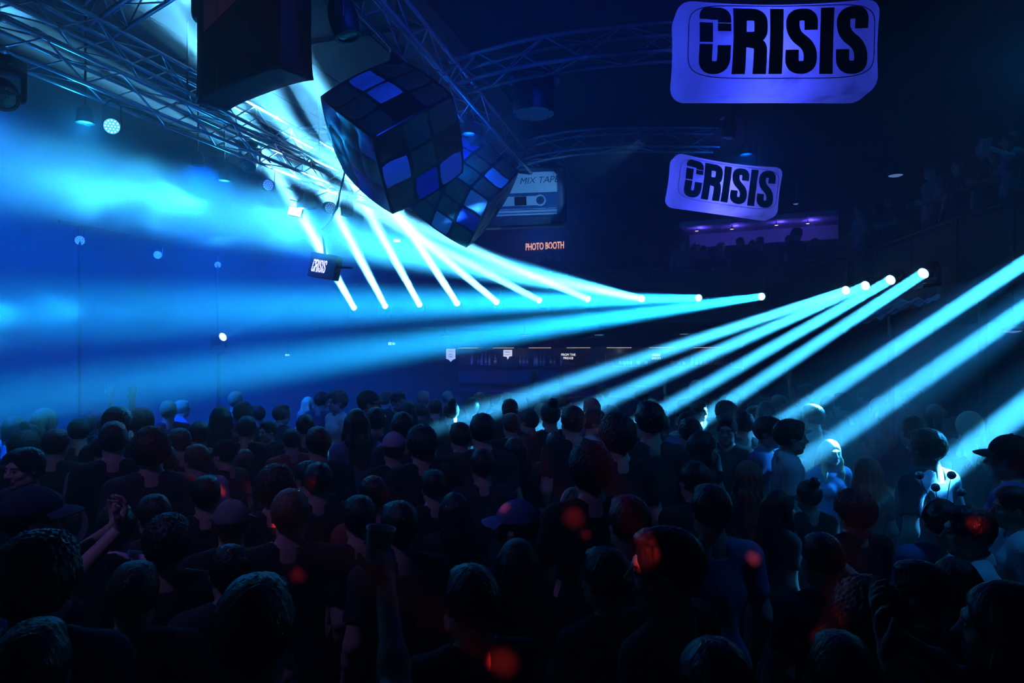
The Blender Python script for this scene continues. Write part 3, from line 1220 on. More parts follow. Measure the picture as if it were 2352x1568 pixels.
# blue spot low on the stage with its own thin beam
p0, p1 = P(503, 778, 13.0), P(745, 655, 11.5)
r_, d_ = moving_head(p0, p1, 'small stage light low in the haze with a faint blue beam', 'hanging moving heads')
add_light('beam_light', 'AREA', p0 + d_ * .14, 1.6, (.02, .22, 1.0), p0 + d_, shape='DISK', size=.12, spread=R(1.2))
tw = thing('lamp_stand', 'thin stand in the haze under the faint blue light', 'stand', T(P(503, 778, 13.0).x, 13.0, 0))
rod('pole', (0, 0, .05), (0, 0, p0.z - .286), .03, M_steel, tw)
MB().lathe([(.25, 0), (.25, .03), (.06, .06)], 16).build('foot', M_steel, tw)

# ------------------------------------------------------------------ bar under the far balcony
b0, b1 = Vector((-1.72, 19.7, 0)), Vector((5.5, 16.35, 0))
bd_ = (b1 - b0).normalized()
bn_ = Vector((-bd_.y, bd_.x, 0))                 # away from the dance floor
MBAR = frame(b0, bd_, bn_, (0, 0, 1))            # x along the bar, y back, z up
BL = (b1 - b0).length
bar = thing('bar_unit', 'long dark back bar with a lit shelf of bottles under the far balcony', 'bar', MBAR)
MB().rbox((0, -.16, 2.33), (BL, .25, 2.66), .01).build('bulkhead', M_black, bar)
MB().box((0, .34, .0), (BL, .40, 2.7)).build('back_panel', mat('dark_blue_panel', (.02, .03, .06), .4), bar)
MB().rbox((0, .04, 1.80), (BL, .34, 1.84), .008).build('shelf', M_steel, bar)
MB().rbox((0, .04, 1.30), (BL, .34, 1.34), .008).build('shelf', M_steel, bar)
MB().rbox((0, -.9, 0), (BL, -.45, 1.06), .01).build('counter_body', M_black, bar)
MB().rbox((-.05, -1.0, 1.06), (BL + .05, -.40, 1.11), .015).build('counter_top', M_steel, bar)
m_strip = emit('bar_led_strip', (1.0, .86, .75), 2.5)
for k in range(7):
    MB().box((.25 + k * 1.1, -.12, 2.322), (.9 + k * 1.1, -.10, 2.331)).build('led_strip', m_strip, bar)
for k in (1, 4, 6):
    add_light('bar_light', 'POINT', MBAR @ Vector((k * 1.1 + .4, .1, 2.25)), 1.0, (.75, .8, 1.0), shadow_soft_size=.04)
glass = [mat('bottle_green', (.03, .12, .06), .08, spec=.9), mat('bottle_clear', (.45, .5, .55), .08, spec=.9), mat('bottle_brown', (.12, .05, .02), .08, spec=.9), mat('bottle_blue', (.05, .12, .35), .08, spec=.9)]
shapes = []
for (r, h) in ((.036, .30), (.042, .28), (.034, .33)):
    shapes.append([(r * .9, 0), (r, .01), (r, h * .58), (r * .8, h * .66), (r * .36, h * .76), (r * .34, h * .95), (r * .42, h * .955), (r * .42, h), (.002, h)])
bmesh_ = {}
bn_names = ['green', 'clear', 'brown', 'blue']
rr = random.Random(3)
cnt_ = [0, 0, 0, 0]
nbot = 0
x = .55
while x < BL - .2:
    if any(a < x < b for a, b in ((1.35, 2.05), (3.75, 4.25), (5.6, 6.2))):
        x += .08
        continue
    si, gi = rr.randrange(3), rr.randrange(4)
    k = (si, gi)
    if k not in bmesh_:
        bmesh_[k] = MB().lathe(shapes[si], 12).mesh('glass', glass[gi], True), MB().lathe([(shapes[si][1][0] + .001, .06), (shapes[si][1][0] + .001, .14)], 12, cap=False).mesh('paper_label', M_paper)
    cnt_[gi] += 1
    o = thing('liquor_bottle', '%s glass bottle, %s of its colour from the stage end of the bar shelf' % (bn_names[gi], words(cnt_[gi])), 'bottle', MBAR @ T(x, .19 + rr.uniform(-.06, .05), 1.8405), 'bottles on the back bar')
    link('glass', bmesh_[k][0], o)
    link('paper_label', bmesh_[k][1], o)
    x += rr.choice((.085, .09, .10, .12, .2))
    nbot += 1


def bar_sign(x, z, w, h, label, lines, warm=(.9, .95, 1.0), st=2.0, dark=False, y=-.185, shape=None):
    o = thing('menu_sign', label, 'sign', MBAR @ T(x, y, z) @ UPRIGHT)
    pts = shape or [(-w / 2, -h / 2), (w / 2, -h / 2), (w / 2, h / 2), (-w / 2, h / 2)]
    MB().poly(pts, -.012, 0).build('board', M_black if dark else emit('menu_face_%d' % int(st * 100), warm, st), o)
    for (tx, sx, ty) in lines:
        link('lettering', text_mesh(tx, sx, emit('menu_white', (1, 1, 1), 2.5) if dark else M_print, .002), o, T(0, ty, .003))
    rod('chain', (0, h / 2 - .005, -.005), (0, h / 2 + .06, -.005), .004, M_steel, o)
    return o


bar_sign(.05, 2.12, .30, .36, 'bright shield-shaped menu board at the end of the bar', [('MENU', .07, .11), ('BEER', .05, .02), ('WINE', .05, -.05)], (.62, .82, 1.0), 1.3,
         shape=[(-.15, -.10), (-.06, -.13), (0, -.19), (.06, -.13), (.15, -.10), (.15, .18), (-.15, .18)])
bar_sign(1.85, 2.14, .26, .26, 'bright white menu board over the bar beside the bottles', [('DRINKS', .05, .07), ('SHOTS', .045, .0)], (.9, .95, 1.0), 1.5, shape=[(-.13, -.05), (-.03, -.06), (.0, -.13), (.05, -.05), (.13, -.04), (.13, .13), (-.13, .13)])
bar_sign(3.62, 2.10, .34, .36, 'dark board over the bar with the words FROM THE FRIDGE', [('FROM THE', .085, .04), ('FRIDGE', .085, -.05)], dark=True)
bar_sign(5.95, 2.10, .20, .2, 'small dark board with white lines of writing at the far end of the bar', [('BEERS', .075, .04), ('SHOTS', .075, -.045)], dark=True)
# small downlights under the far balcony
for k, (px, py) in enumerate(((1023, 772), (1205, 770), (1376, 769), (1572, 767))):
    p = P(px, py, 17.4 - k * .5)
    o = thing('downlight', ['lit', 'lit second', 'lit third', 'lit fourth'][k] + ' round downlight under the far balcony, counted from the stage side', 'downlight', T(p), 'downlights under the balcony')
    MB().lathe([(.12, .0), (.13, .03), (.03, .06)], 16).build('housing', M_steel, o, True)
    MB().lathe([(.001, -.004), (.10, -.002), (.115, .0)], 16, cap=False).build('lamp_face', emit('downlight_face', (.35, .75, 1.0), 1.6), o)
    rod('stem', (0, 0, .05), (0, 0, 2.862 - p.z), .015, M_steel, o)


# ------------------------------------------------------------------ exit signs and small lit signs
def exit_sign(p, label, s, hung):
    o = thing('exit_sign', label, 'exit sign', T(p))
    MB().rbox((-.16 * s, -.02, -.07 * s), (.16 * s, .03, .07 * s), .008).build('case', M_plastic, o)
    MB().box((-.15 * s, -.024, -.06 * s), (-.02 * s, -.02, .06 * s)).build('face', emit('exit_white', (.75, 1.0, .95), 1.6), o)
    MB().box((.0, -.024, -.06 * s), (.15 * s, -.02, .06 * s)).build('face', emit('exit_green', (.10, .65, .70), 1.0), o)
    MB().poly([(.06 * s, .05 * s), (.06 * s, -.005 * s), (.03 * s, -.005 * s), (.075 * s, -.05 * s), (.12 * s, -.005 * s), (.09 * s, -.005 * s), (.09 * s, .05 * s)], .0, .002).mesh('arrow', None)
    ar = MB().poly([(.06 * s, .05 * s), (.06 * s, -.005 * s), (.03 * s, -.005 * s), (.075 * s, -.05 * s), (.12 * s, -.005 * s), (.09 * s, -.005 * s), (.09 * s, .05 * s)], .0, .002).mesh('arrow', emit('exit_white', (1, 1, 1), 1))
    link('arrow', ar, o, T(0, -.025, 0) @ UPRIGHT)
    rn = MB().ball((-.085 * s, .035 * s, .002), (.012 * s, .012 * s, .002), 8, 4).add([(-.10 * s, .02 * s, .002), (-.06 * s, .015 * s, .002), (-.05 * s, -.05 * s, .002), (-.075 * s, -.05 * s, .002), (-.085 * s, -.015 * s, .002), (-.12 * s, -.05 * s, .002)], [(0, 1, 2, 3, 4, 5)])
    link('figure', rn.mesh('figure', M_print), o, T(0, -.025, 0) @ UPRIGHT)
    rod('stem', (0, 0, .06 * s), (0, 0, hung - p.z), .008, M_steel, o)
    return o


exit_sign(P(900, 789, 18.2), 'lit exit sign with a running figure and arrow under the far balcony', .62, 2.862)
exit_sign(P(661, 815, 17.6), 'smaller lit exit sign low in the haze toward the stage', .38, 2.862)
wl = thing('wall_light', 'small white rectangular light high on the far wall', 'wall light', T(P(912, 553, 20.25)))
MB().rbox((-.11, -.03, -.045), (.11, .06, .045), .008).build('case', M_plastic, wl)
MB().box((-.10, -.034, -.038), (.10, -.03, .038)).build('face', emit('white_face', (1, 1, 1), 3.0), wl)
rod('arm', (0, .05, 0), (0, 1.0, 0), .015, M_steel, wl)

# ------------------------------------------------------------------ glowing word sign on the far balcony wall
ps = thing('word_sign', 'warm glowing sign reading PHOTO BOOTH above the far balcony', 'sign', T(P(1252, 566, 19.2)) @ Matrix.Rotation(R(-20), 4, 'Z'))
em = emit('warm_letters', (1.0, .66, .42), 1.7)
rim = emit('orange_letter_edge', (1.0, .20, .05), .5)
tm = text_mesh('PHOTO BOOTH', .19, em, .006, 0, 1.0, .0)
link('lettering', tm, ps, T(0, -.05, 0) @ UPRIGHT @ Matrix.Diagonal((.82, 1.45, 1, 1)))
tm2 = text_mesh('PHOTO BOOTH', .19, rim, .006, 0, 1.0, .007)
link('letter_edge', tm2, ps, T(0, -.035, 0) @ UPRIGHT @ Matrix.Diagonal((.82, 1.45, 1, 1)))
MB().box((-.46, -.03, -.16), (.46, .0, .16)).build('backing', M_black, ps)
for s in (-.3, .3):
    rod('stem', (s, -.01, .15), (s, -.01, H - P(1252, 566, 19.2).z), .01, M_steel, ps)

# ------------------------------------------------------------------ violet soffit over the far balcony
s0, s1 = P(1560, 523, 17.4), P(1872, 495, 16.05)
sd_ = (s1 - s0)
sd_.z = 0
sd_.normalize()
sn_ = Vector((-sd_.y, sd_.x, 0))
sl = (s1 - s0).length
MS = frame((s0.x, s0.y, (s0.z + s1.z) / 2), sd_, sn_, (0, 0, 1))
sof = struct('ceiling_soffit', MB().box((0, 0, 0), (sl + .5, 1.35, .12)).box((0, 1.35, -.35), (sl + .5, 1.40, .12)), mat('white_soffit_paint', (.6, .6, .62), .7, noise=.1, nscale=2), 'pale soffit lit violet over the far balcony')
sof.matrix_world = MS
for k, x in enumerate((.4, 1.25, 2.3, 3.0)):
    p = MS @ Vector((x, .22 + .1 * (k % 2), -.10))
    o = thing('spot_lamp', '%s small violet spot lamp under the pale soffit, from its far end' % ORD[k], 'spot lamp', T(p), 'soffit lamps')
    MB().lathe([(.045, 0), (.05, .02), (.02, .045)], 12).build('housing', M_steel, o, True)
    MB().lathe([(.001, -.002), (.042, 0)], 12, cap=False).build('lamp_face', emit('warm_spot', (1, .75, .6), 5.0), o)
    rod('stem', (0, 0, .04), (0, 0, .105), .01, M_steel, o)
    add_light('soffit_light', 'POINT', p + Vector((.12, .1, .01)), 8.0, (.10, .06, 1.0), shadow_soft_size=.03)
# more small lamps that shine in the dark on the right
for (px, py, Y, lab, wsz) in ((2057, 403, 9.5, 'oval ceiling lamp with a pale rim over the side balcony', .10), (1828, 468, 12.5, 'small pale lamp under the ceiling beyond the tilted inflatable', .05), (2325, 760, 6.6, 'pale globe lamp under the side balcony by the picture edge', .09)):
    p = P(px, py, Y)
    o = thing('ceiling_lamp', lab, 'lamp', T(p))
    MB().lathe([(wsz, 0), (wsz * 1.1, .02), (wsz * .3, .06)], 16).build('housing', M_steel, o, True)
    MB().lathe([(.001, -.02), (wsz * .6, -.012), (wsz * .92, .0)], 16, cap=False).build('lamp_face', emit('pale_lamp_face', (.25, .45, 1.0), .5), o, True)
    top = 2.862 if p.z < 2.9 else (5.965 if Vector(along(5.9, 0)).dot(Vector(xy(B))) > Vector(xy(p)).dot(Vector(xy(B))) else H)
    rod('stem', (0, 0, .05), (0, 0, top - p.z), .01, M_steel, o)

# ------------------------------------------------------------------ clear plastic sheet under the side balcony
SHP = P(2050, 716, 9.8)
sh = thing('plastic_sheet', 'crumpled clear plastic sheet stretched under the side balcony', 'plastic sheet', T(SHP))
q0, q1 = P(1925, 764, 10.6) - SHP, P(2160, 682, 9.0) - SHP
vs, fs = [], []
for i in range(41):
    t = i / 40
    c = q0.lerp(q1, t)
    wd = .04 + .26 * math.sin(PI * min(1, t * 1.15)) ** .8
    for j in range(9):
        u = j / 8
        dz = .03 * math.sin(t * 23 + u * 9) * math.sin(u * 13 - t * 11) + .02 * math.sin(t * 51 + u * 4)
        vs.append(c + Vector((-.45 * wd * u, -.2 * wd * u, .62 * wd * u + dz)))
for i in range(40):
    for j in range(8):
        fs.append((i * 9 + j, (i + 1) * 9 + j, (i + 1) * 9 + j + 1, i * 9 + j + 1))
m_film = mat('clear_film', (.55, .8, .9), .22, spec=1.0)
MB().add(vs, fs).build('film', m_film, sh, True)
MB().tube([vs[i * 9] for i in range(41)], .012, 6).build('hem', M_alu, sh, True)
for t in (8, 33):
    a = Vector(vs[t * 9 + 4])
    w = a + SHP
    b = Vector((6.1, w.y, 2.861)) - SHP
    rod('tie', a, b, .005, M_steel, sh)
# dark counter and shelves under the side balcony
sb = thing('side_bar', 'dark bar counter under the side balcony', 'bar', T(7.1, 6.5, 0))
MB().rbox((-.3, -4, 0), (.3, 4.5, 1.05), .01).build('counter_body', M_black, sb)
MB().rbox((-.4, -4.1, 1.05), (.4, 4.6, 1.10), .015).build('counter_top', M_steel, sb)

# ------------------------------------------------------------------ people: smooth bodies from blended volumes
def nets(D, xs, ys, zs):
    """surface nets on a rectilinear grid: verts (n, 3), quads"""
    S = D < 0
    nx, ny, nz = D.shape
    cnt = np.zeros((nx - 1, ny - 1, nz - 1), np.float32)
    acc = [np.zeros((nx - 1, ny - 1, nz - 1), np.float32) for _ in range(3)]
    ax = (xs, ys, zs)
    for a in range(3):
        b, c = (a + 1) % 3, (a + 2) % 3

        def sl(o, ob, oc):
            s = [None] * 3
            s[a] = slice(o, D.shape[a] - 1 + o)
            s[b] = slice(ob, D.shape[b] - 1 + ob)
            s[c] = slice(oc, D.shape[c] - 1 + oc)
            return tuple(s)
        for ob in (0, 1):
            for oc in (0, 1):
                d0, d1 = D[sl(0, ob, oc)], D[sl(1, ob, oc)]
                m = S[sl(0, ob, oc)] != S[sl(1, ob, oc)]
                idx = np.nonzero(m)
                t = d0[m] / (d0[m] - d1[m])
                cnt[idx] += 1
                pa, pb, pc = ax[a], ax[b], ax[c]
                acc[a][idx] += pa[idx[a]] + t * (pa[idx[a] + 1] - pa[idx[a]])
                acc[b][idx] += pb[idx[b] + ob]
                acc[c][idx] += pc[idx[c] + oc]
    act = cnt > 0
    ids = -np.ones(cnt.shape, np.int64)
    n = int(act.sum())
    ids[act] = np.arange(n)
    V = np.stack([acc[k][act] / cnt[act] for k in range(3)], 1)
    quads = []
    for a in range(3):
        b, c = (a + 1) % 3, (a + 2) % 3
        s0, s1 = [slice(1, -1)] * 3, [slice(1, -1)] * 3
        s0[a], s1[a] = slice(0, -1), slice(1, None)
        s0[b] = s1[b] = slice(1, D.shape[b] - 1)
        s0[c] = s1[c] = slice(1, D.shape[c] - 1)
        A_, B_ = S[tuple(s0)], S[tuple(s1)]
        m = A_ != B_
        idx = list(np.nonzero(m))
        fl = A_[m]
        i = [None] * 3
        i[a], i[b], i[c] = idx[a], idx[b] + 1, idx[c] + 1

        def cell(db, dc):
            j = list(i)
            j[b] = i[b] + db
            j[c] = i[c] + dc
            return ids[tuple(j)]
        q = np.stack([cell(-1, -1), cell(0, -1), cell(0, 0), cell(-1, 0)], 1)
        q[~fl] = q[~fl][:, ::-1]
        quads.append(q)
    return V, np.concatenate(quads)


class Field:
    """distance field on a grid, blended primitive by primitive, each only near itself"""

    def __init__(self, xs, ys, zs):
        self.xs, self.ys, self.zs = (np.asarray(a, np.float32) for a in (xs, ys, zs))
        self.D = np.full((len(xs), len(ys), len(zs)), 1.0, np.float32)

    def block(self, lo, hi):
        s = []
        for a, l, h in zip((self.xs, self.ys, self.zs), lo, hi):
            i, j = np.searchsorted(a, l), np.searchsorted(a, h)
            s.append(slice(max(0, i - 1), min(len(a), j + 1)))
        if any(q.start >= q.stop for q in s):
            return None, None, None, None
        s = tuple(s)
        return s, self.xs[s[0]][:, None, None], self.ys[s[1]][None, :, None], self.zs[s[2]][None, None, :]

    def mix(self, s, d, k, sub=False):
        E_ = self.D[s]
        if sub:
            d = -d
            if k <= 0:
                self.D[s] = np.maximum(E_, d)
                return
            h = np.clip(.5 - .5 * (E_ - d) / k, 0, 1)
            self.D[s] = E_ + (d - E_) * h + k * h * (1 - h)
        else:
            if k <= 0:
                self.D[s] = np.minimum(E_, d)
                return
            h = np.clip(.5 + .5 * (E_ - d) / k, 0, 1)
            self.D[s] = E_ + (d - E_) * h - k * h * (1 - h)

    def ell(self, c, r, k=.03, sub=False, off=0.0):
        m = .06 + k
        s, x, y, z = self.block([c[i] - r[i] - m for i in range(3)], [c[i] + r[i] + m for i in range(3)])
        if s is None:
            return self
        r = [q + off for q in r]
        u, v, w = (x - c[0]) / r[0], (y - c[1]) / r[1], (z - c[2]) / r[2]
        q = np.sqrt(u * u + v * v + w * w)
        g = np.sqrt((u / r[0]) ** 2 + (v / r[1]) ** 2 + (w / r[2]) ** 2) + 1e-6
        self.mix(s, (q * (q - 1) / g).astype(np.float32), k, sub)
        return self

    def cap(self, a, b, ra, rb, k=.03, sub=False, flat=1.0):
        """tapered capsule"""
        m = .06 + k + max(ra, rb)
        s, x, y, z = self.block([min(a[i], b[i]) - m for i in range(3)], [max(a[i], b[i]) + m for i in range(3)])
        if s is None:
            return self
        ab = [b[i] - a[i] for i in range(3)]
        L2 = sum(q * q for q in ab) + 1e-9
        px, py, pz = x - a[0], y - a[1], z - a[2]
        t = np.clip((px * ab[0] + py * ab[1] + pz * ab[2]) / L2, 0, 1)
        d = np.sqrt((px - t * ab[0]) ** 2 + ((py - t * ab[1]) / flat) ** 2 + (pz - t * ab[2]) ** 2) - (ra + (rb - ra) * t)
        self.mix(s, d.astype(np.float32), k, sub)
        return self

    def chain(self, pts, rs, k=.03, **kw):
        for i in range(len(pts) - 1):
            self.cap(pts[i], pts[i + 1], rs[i], rs[i + 1], k, **kw)
        return self

    def get(self):
        return nets(self.D, self.xs, self.ys, self.zs)


def axis(segs):
    """segs: list of (start, end, step)"""
    out = []
    for a, b, st in segs:
        n = max(1, int(round((b - a) / st)))
        out += [a + (b - a) * i / n for i in range(n)]
    return np.array(out + [segs[-1][1]], np.float32)


def np_mesh(name, V, Q, mats):
    me = bpy.data.meshes.new(name)
    me.vertices.add(len(V))
    me.vertices.foreach_set('co', np.ascontiguousarray(V, np.float32).ravel())
    me.loops.add(len(Q) * 4)
    me.loops.foreach_set('vertex_index', np.ascontiguousarray(Q, np.int32).ravel())
    me.polygons.add(len(Q))
    me.polygons.foreach_set('loop_start', np.arange(0, len(Q) * 4, 4, dtype=np.int32))
    me.update(calc_edges=True)
    me.validate()
    for m in mats:
        me.materials.append(m)
    me.shade_smooth()
    return me


def rotz(p, a):
    c, s = math.cos(a), math.sin(a)
    return (p[0] * c - p[1] * s, p[0] * s + p[1] * c, p[2])


HEAD_C = (0.0, .012, 1.617)


def head_prims(f, c, fem, yaw=0.0):
    """a skull, face, ears; c is the head's middle at eye level. Built unturned: turn the vertices after"""
    def at(x, y, z):
        return (c[0] + x, c[1] + y, c[2] + z)
    f.ell(at(0, -.018, .030), (.076, .098, .090), .02)
    f.ell(at(0, .022, -.035), (.060 if not fem else .056, .070, .080), .03)
    f.ell(at(0, .055, -.100), (.026, .026, .018), .025)                       # chin
    for s in (-1, 1):
        f.ell(at(s * .043, .022, -.075), (.022, .038, .026), .025)            # jaw corner
        f.ell(at(s * .042, .062, -.028), (.020, .020, .020), .02)             # cheek bone
    f.cap(at(-.034, .080, .020), at(.034, .080, .020), .012, .012, .02)       # brow
    for s in (-1, 1):
        f.ell(at(s * .031, .098, .002), (.019, .017, .013), .012, True)       # eye socket
    for s in (-1, 1):
        f.ell(at(s * .031, .079, .001), (.012, .012, .011), .004)             # eyeball
    f.cap(at(0, .088, .010), at(0, .110, -.030), .007, .0115, .010)           # nose
    for s in (-1, 1):
        f.ell(at(s * .012, .098, -.034), (.008, .010, .008), .006)
    f.cap(at(-.017, .084, -.060), at(.017, .084, -.060), .007, .007, .007)    # lips
    f.cap(at(-.014, .084, -.071), at(.014, .084, -.071), .0075, .0075, .007)
    f.cap(at(-.02, .094, -.0655), at(.02, .094, -.0655), .0022, .0022, .003, True)
    for s in (-1, 1):
        f.ell(at(s * .077, -.008, -.006), (.009, .020, .031), .008)           # ear
        f.ell(at(s * .086, -.002, -.004), (.006, .009, .017), .006, True)


def hand_mesh(wrist, d, palm_n, spread, curl, size=1.0, mirror=1):
    """palm and five fingers; d: from the wrist to the knuckles, palm_n: the way the palm faces"""
    d = Vector(d).normalized()
    n = Vector(palm_n)
    n = (n - d * n.dot(d)).normalized()
    s = d.cross(n) * mirror          # thumb side
    L = .085 * size
    w = Vector(wrist)
    span = .20 * size
    ctr = w + d * .09
    st = .0062
    ax_ = [np.arange(ctr[i] - .135, ctr[i] + .135, st, dtype=np.float32) for i in range(3)]
    f = Field(*ax_)

    def q(a, b, c):
        return tuple(w + d * a + s * b + n * c)
    f.cap(q(-.03, 0, 0), q(.01, 0, 0), .027 * size, .026 * size, .01)
    for b0 in (-.026, -.009, .009, .026):
        f.cap(q(.015, b0 * .75, 0), q(L, b0 * 1.05, 0), .016 * size, .0125 * size, .012)
    lens = (.060, .074, .080, .072)
    for i, b0 in enumerate((-.028, -.0095, .0095, .028)):
        l = lens[i] * size
        fan = (b0 / .028) * spread
        p0 = Vector((L, b0, 0))
        a1 = curl * .5
        p1 = p0 + Vector((math.cos(a1) * l * .45, fan * l * .45, math.sin(a1) * l * .45))
        a2 = curl * 1.3
        p2 = p1 + Vector((math.cos(a2) * l * .32, fan * l * .30, math.sin(a2) * l * .32))
        a3 = curl * 1.9
        p3 = p2 + Vector((math.cos(a3) * l * .26, fan * l * .22, math.sin(a3) * l * .26))
        f.chain([q(*p0), q(*p1), q(*p2), q(*p3)], [.0100 * size, .0094 * size, .0088 * size, .0076 * size], .004)
    f.chain([q(.02, .022, .004), q(.048, .050, .014 + .01 * curl), q(.072, .062, .022 + .025 * curl), q(.094, .064, .026 + .035 * curl)], [.016 * size, .0125 * size, .0105 * size, .0088 * size], .008)
    return f.get()


POSES = {
    # per side: elbow, wrist, hand direction, palm normal, curl
    'down': [((.235, -.05, 1.135), (.245, .05, .895), (0, .25, -1), (-1, .2, 0), .5)] * 2,
    'bent': [((.245, -.02, 1.14), (.19, .20, 1.10), (-.3, 1, .1), (-.9, -.2, -.1), .8)] * 2,
    'drink': [((.245, .0, 1.145), (.165, .235, 1.30), (-.35, .45, .85), (-.7, .6, -.1), 1.05), ((.235, -.05, 1.135), (.245, .05, .895), (0, .25, -1), (-1, .2, 0), .5)],
    'up_one': [((.235, .05, 1.66), (.20, .09, 1.93), (.0, .15, 1), (0, 1, -.1), .25), ((.235, -.05, 1.135), (.245, .05, .895), (0, .25, -1), (-1, .2, 0), .5)],
    'up_both': [((.265, .05, 1.63), (.22, .10, 1.89), (-.1, .15, 1), (0, 1, -.1), .3)] * 2,
    'wave': [((.37, .10, 1.50), (.56, .17, 1.66), (.92, .2, .25), (.1, .1, -1), .28), ((.235, -.05, 1.135), (.245, .05, .895), (0, .25, -1), (-1, .2, 0), .5)],
    'reach': [((.32, .16, 1.36), (.28, .42, 1.57), (0, .55, .85), (-.6, .4, -.4), .7), ((.235, -.05, 1.135), (.245, .05, .895), (0, .25, -1), (-1, .2, 0), .5)],
    'hold': [((.24, .08, 1.36), (.10, .30, 1.55), (-.3, .3, .9), (0, -1, .2), .7), ((.24, .08, 1.34), (.10, .29, 1.52), (-.3, .3, .9), (0, -1, .2), .7)],
}


def skeleton(pose, fem):
    sh = .162 if fem else .182
    out = []
    for side, (e, w, hd, pn, cu) in zip((1, -1), POSES[pose]):
        k = .93 if fem else 1.0
        S_ = (side * sh, -.012, 1.405)
        E_ = (side * e[0] * k, e[1], e[2])
        W_ = (side * w[0] * k, w[1], w[2])
        out.append((S_, E_, W_, (side * hd[0], hd[1], hd[2]), (side * pn[0], pn[1], pn[2]), cu, side))
    return out


def torso(f, fem, off=0.0, k=.05):
    if fem:
        f.ell((0, -.005, 1.27), (.132, .088, .17), k, off=off)
        f.ell((0, .005, 1.06), (.112, .080, .14), k, off=off)
        f.ell((0, -.012, .91), (.155, .108, .13), k, off=off)
        for s in (-1, 1):
            f.ell((s * .062, .072, 1.255), (.055, .048, .056), .03, off=off)
    else:
        f.ell((0, -.005, 1.26), (.155, .098, .19), k, off=off)
        f.ell((0, .0, 1.05), (.132, .088, .15), k, off=off)
        f.ell((0, -.008, .91), (.148, .102, .13), k, off=off)
        for s in (-1, 1):
            f.ell((s * .07, .055, 1.30), (.075, .045, .06), .04, off=off)
    sh = .150 if fem else .172
    f.cap((-sh, -.015, 1.40), (sh, -.015, 1.40), .050 + off, .050 + off, .05)
    for s in (-1, 1):                                # slope from neck to shoulder
        f.cap((s * .03, -.028, 1.475), (s * sh * .92, -.02, 1.412), .036 + off, .045 + off, .05)


def turn_head(V, yaw, tilt):
    """turn what lies above the neck about the neck, blending down the neck"""
    z = V[:, 2]
    w = np.clip((z - 1.43) / .09, 0, 1)
    w = w * w * (3 - 2 * w)
    inside = (np.abs(V[:, 0]) < .125) & (np.abs(V[:, 1]) < .17)
    w = w * inside
    px, py = 0.0, -.02
    a = w * yaw
    x, y = V[:, 0] - px, V[:, 1] - py
    V = V.copy()
    V[:, 0] = px + x * np.cos(a) - y * np.sin(a)
    V[:, 1] = py + x * np.sin(a) + y * np.cos(a)
    return V


SKINS = [mat('fair_skin', (.58, .40, .32), .5, noise=.08, nscale=30), mat('tan_skin', (.42, .26, .19), .5, noise=.08, nscale=30), mat('brown_skin', (.20, .11, .075), .5, noise=.08, nscale=30)]
M_eye = mat('eye', (.10, .09, .09), .15)
M_brow = mat('brow_hair', (.05, .035, .03), .7)
M_lip = mat('lip', (.42, .20, .18), .4)

BODY = {}


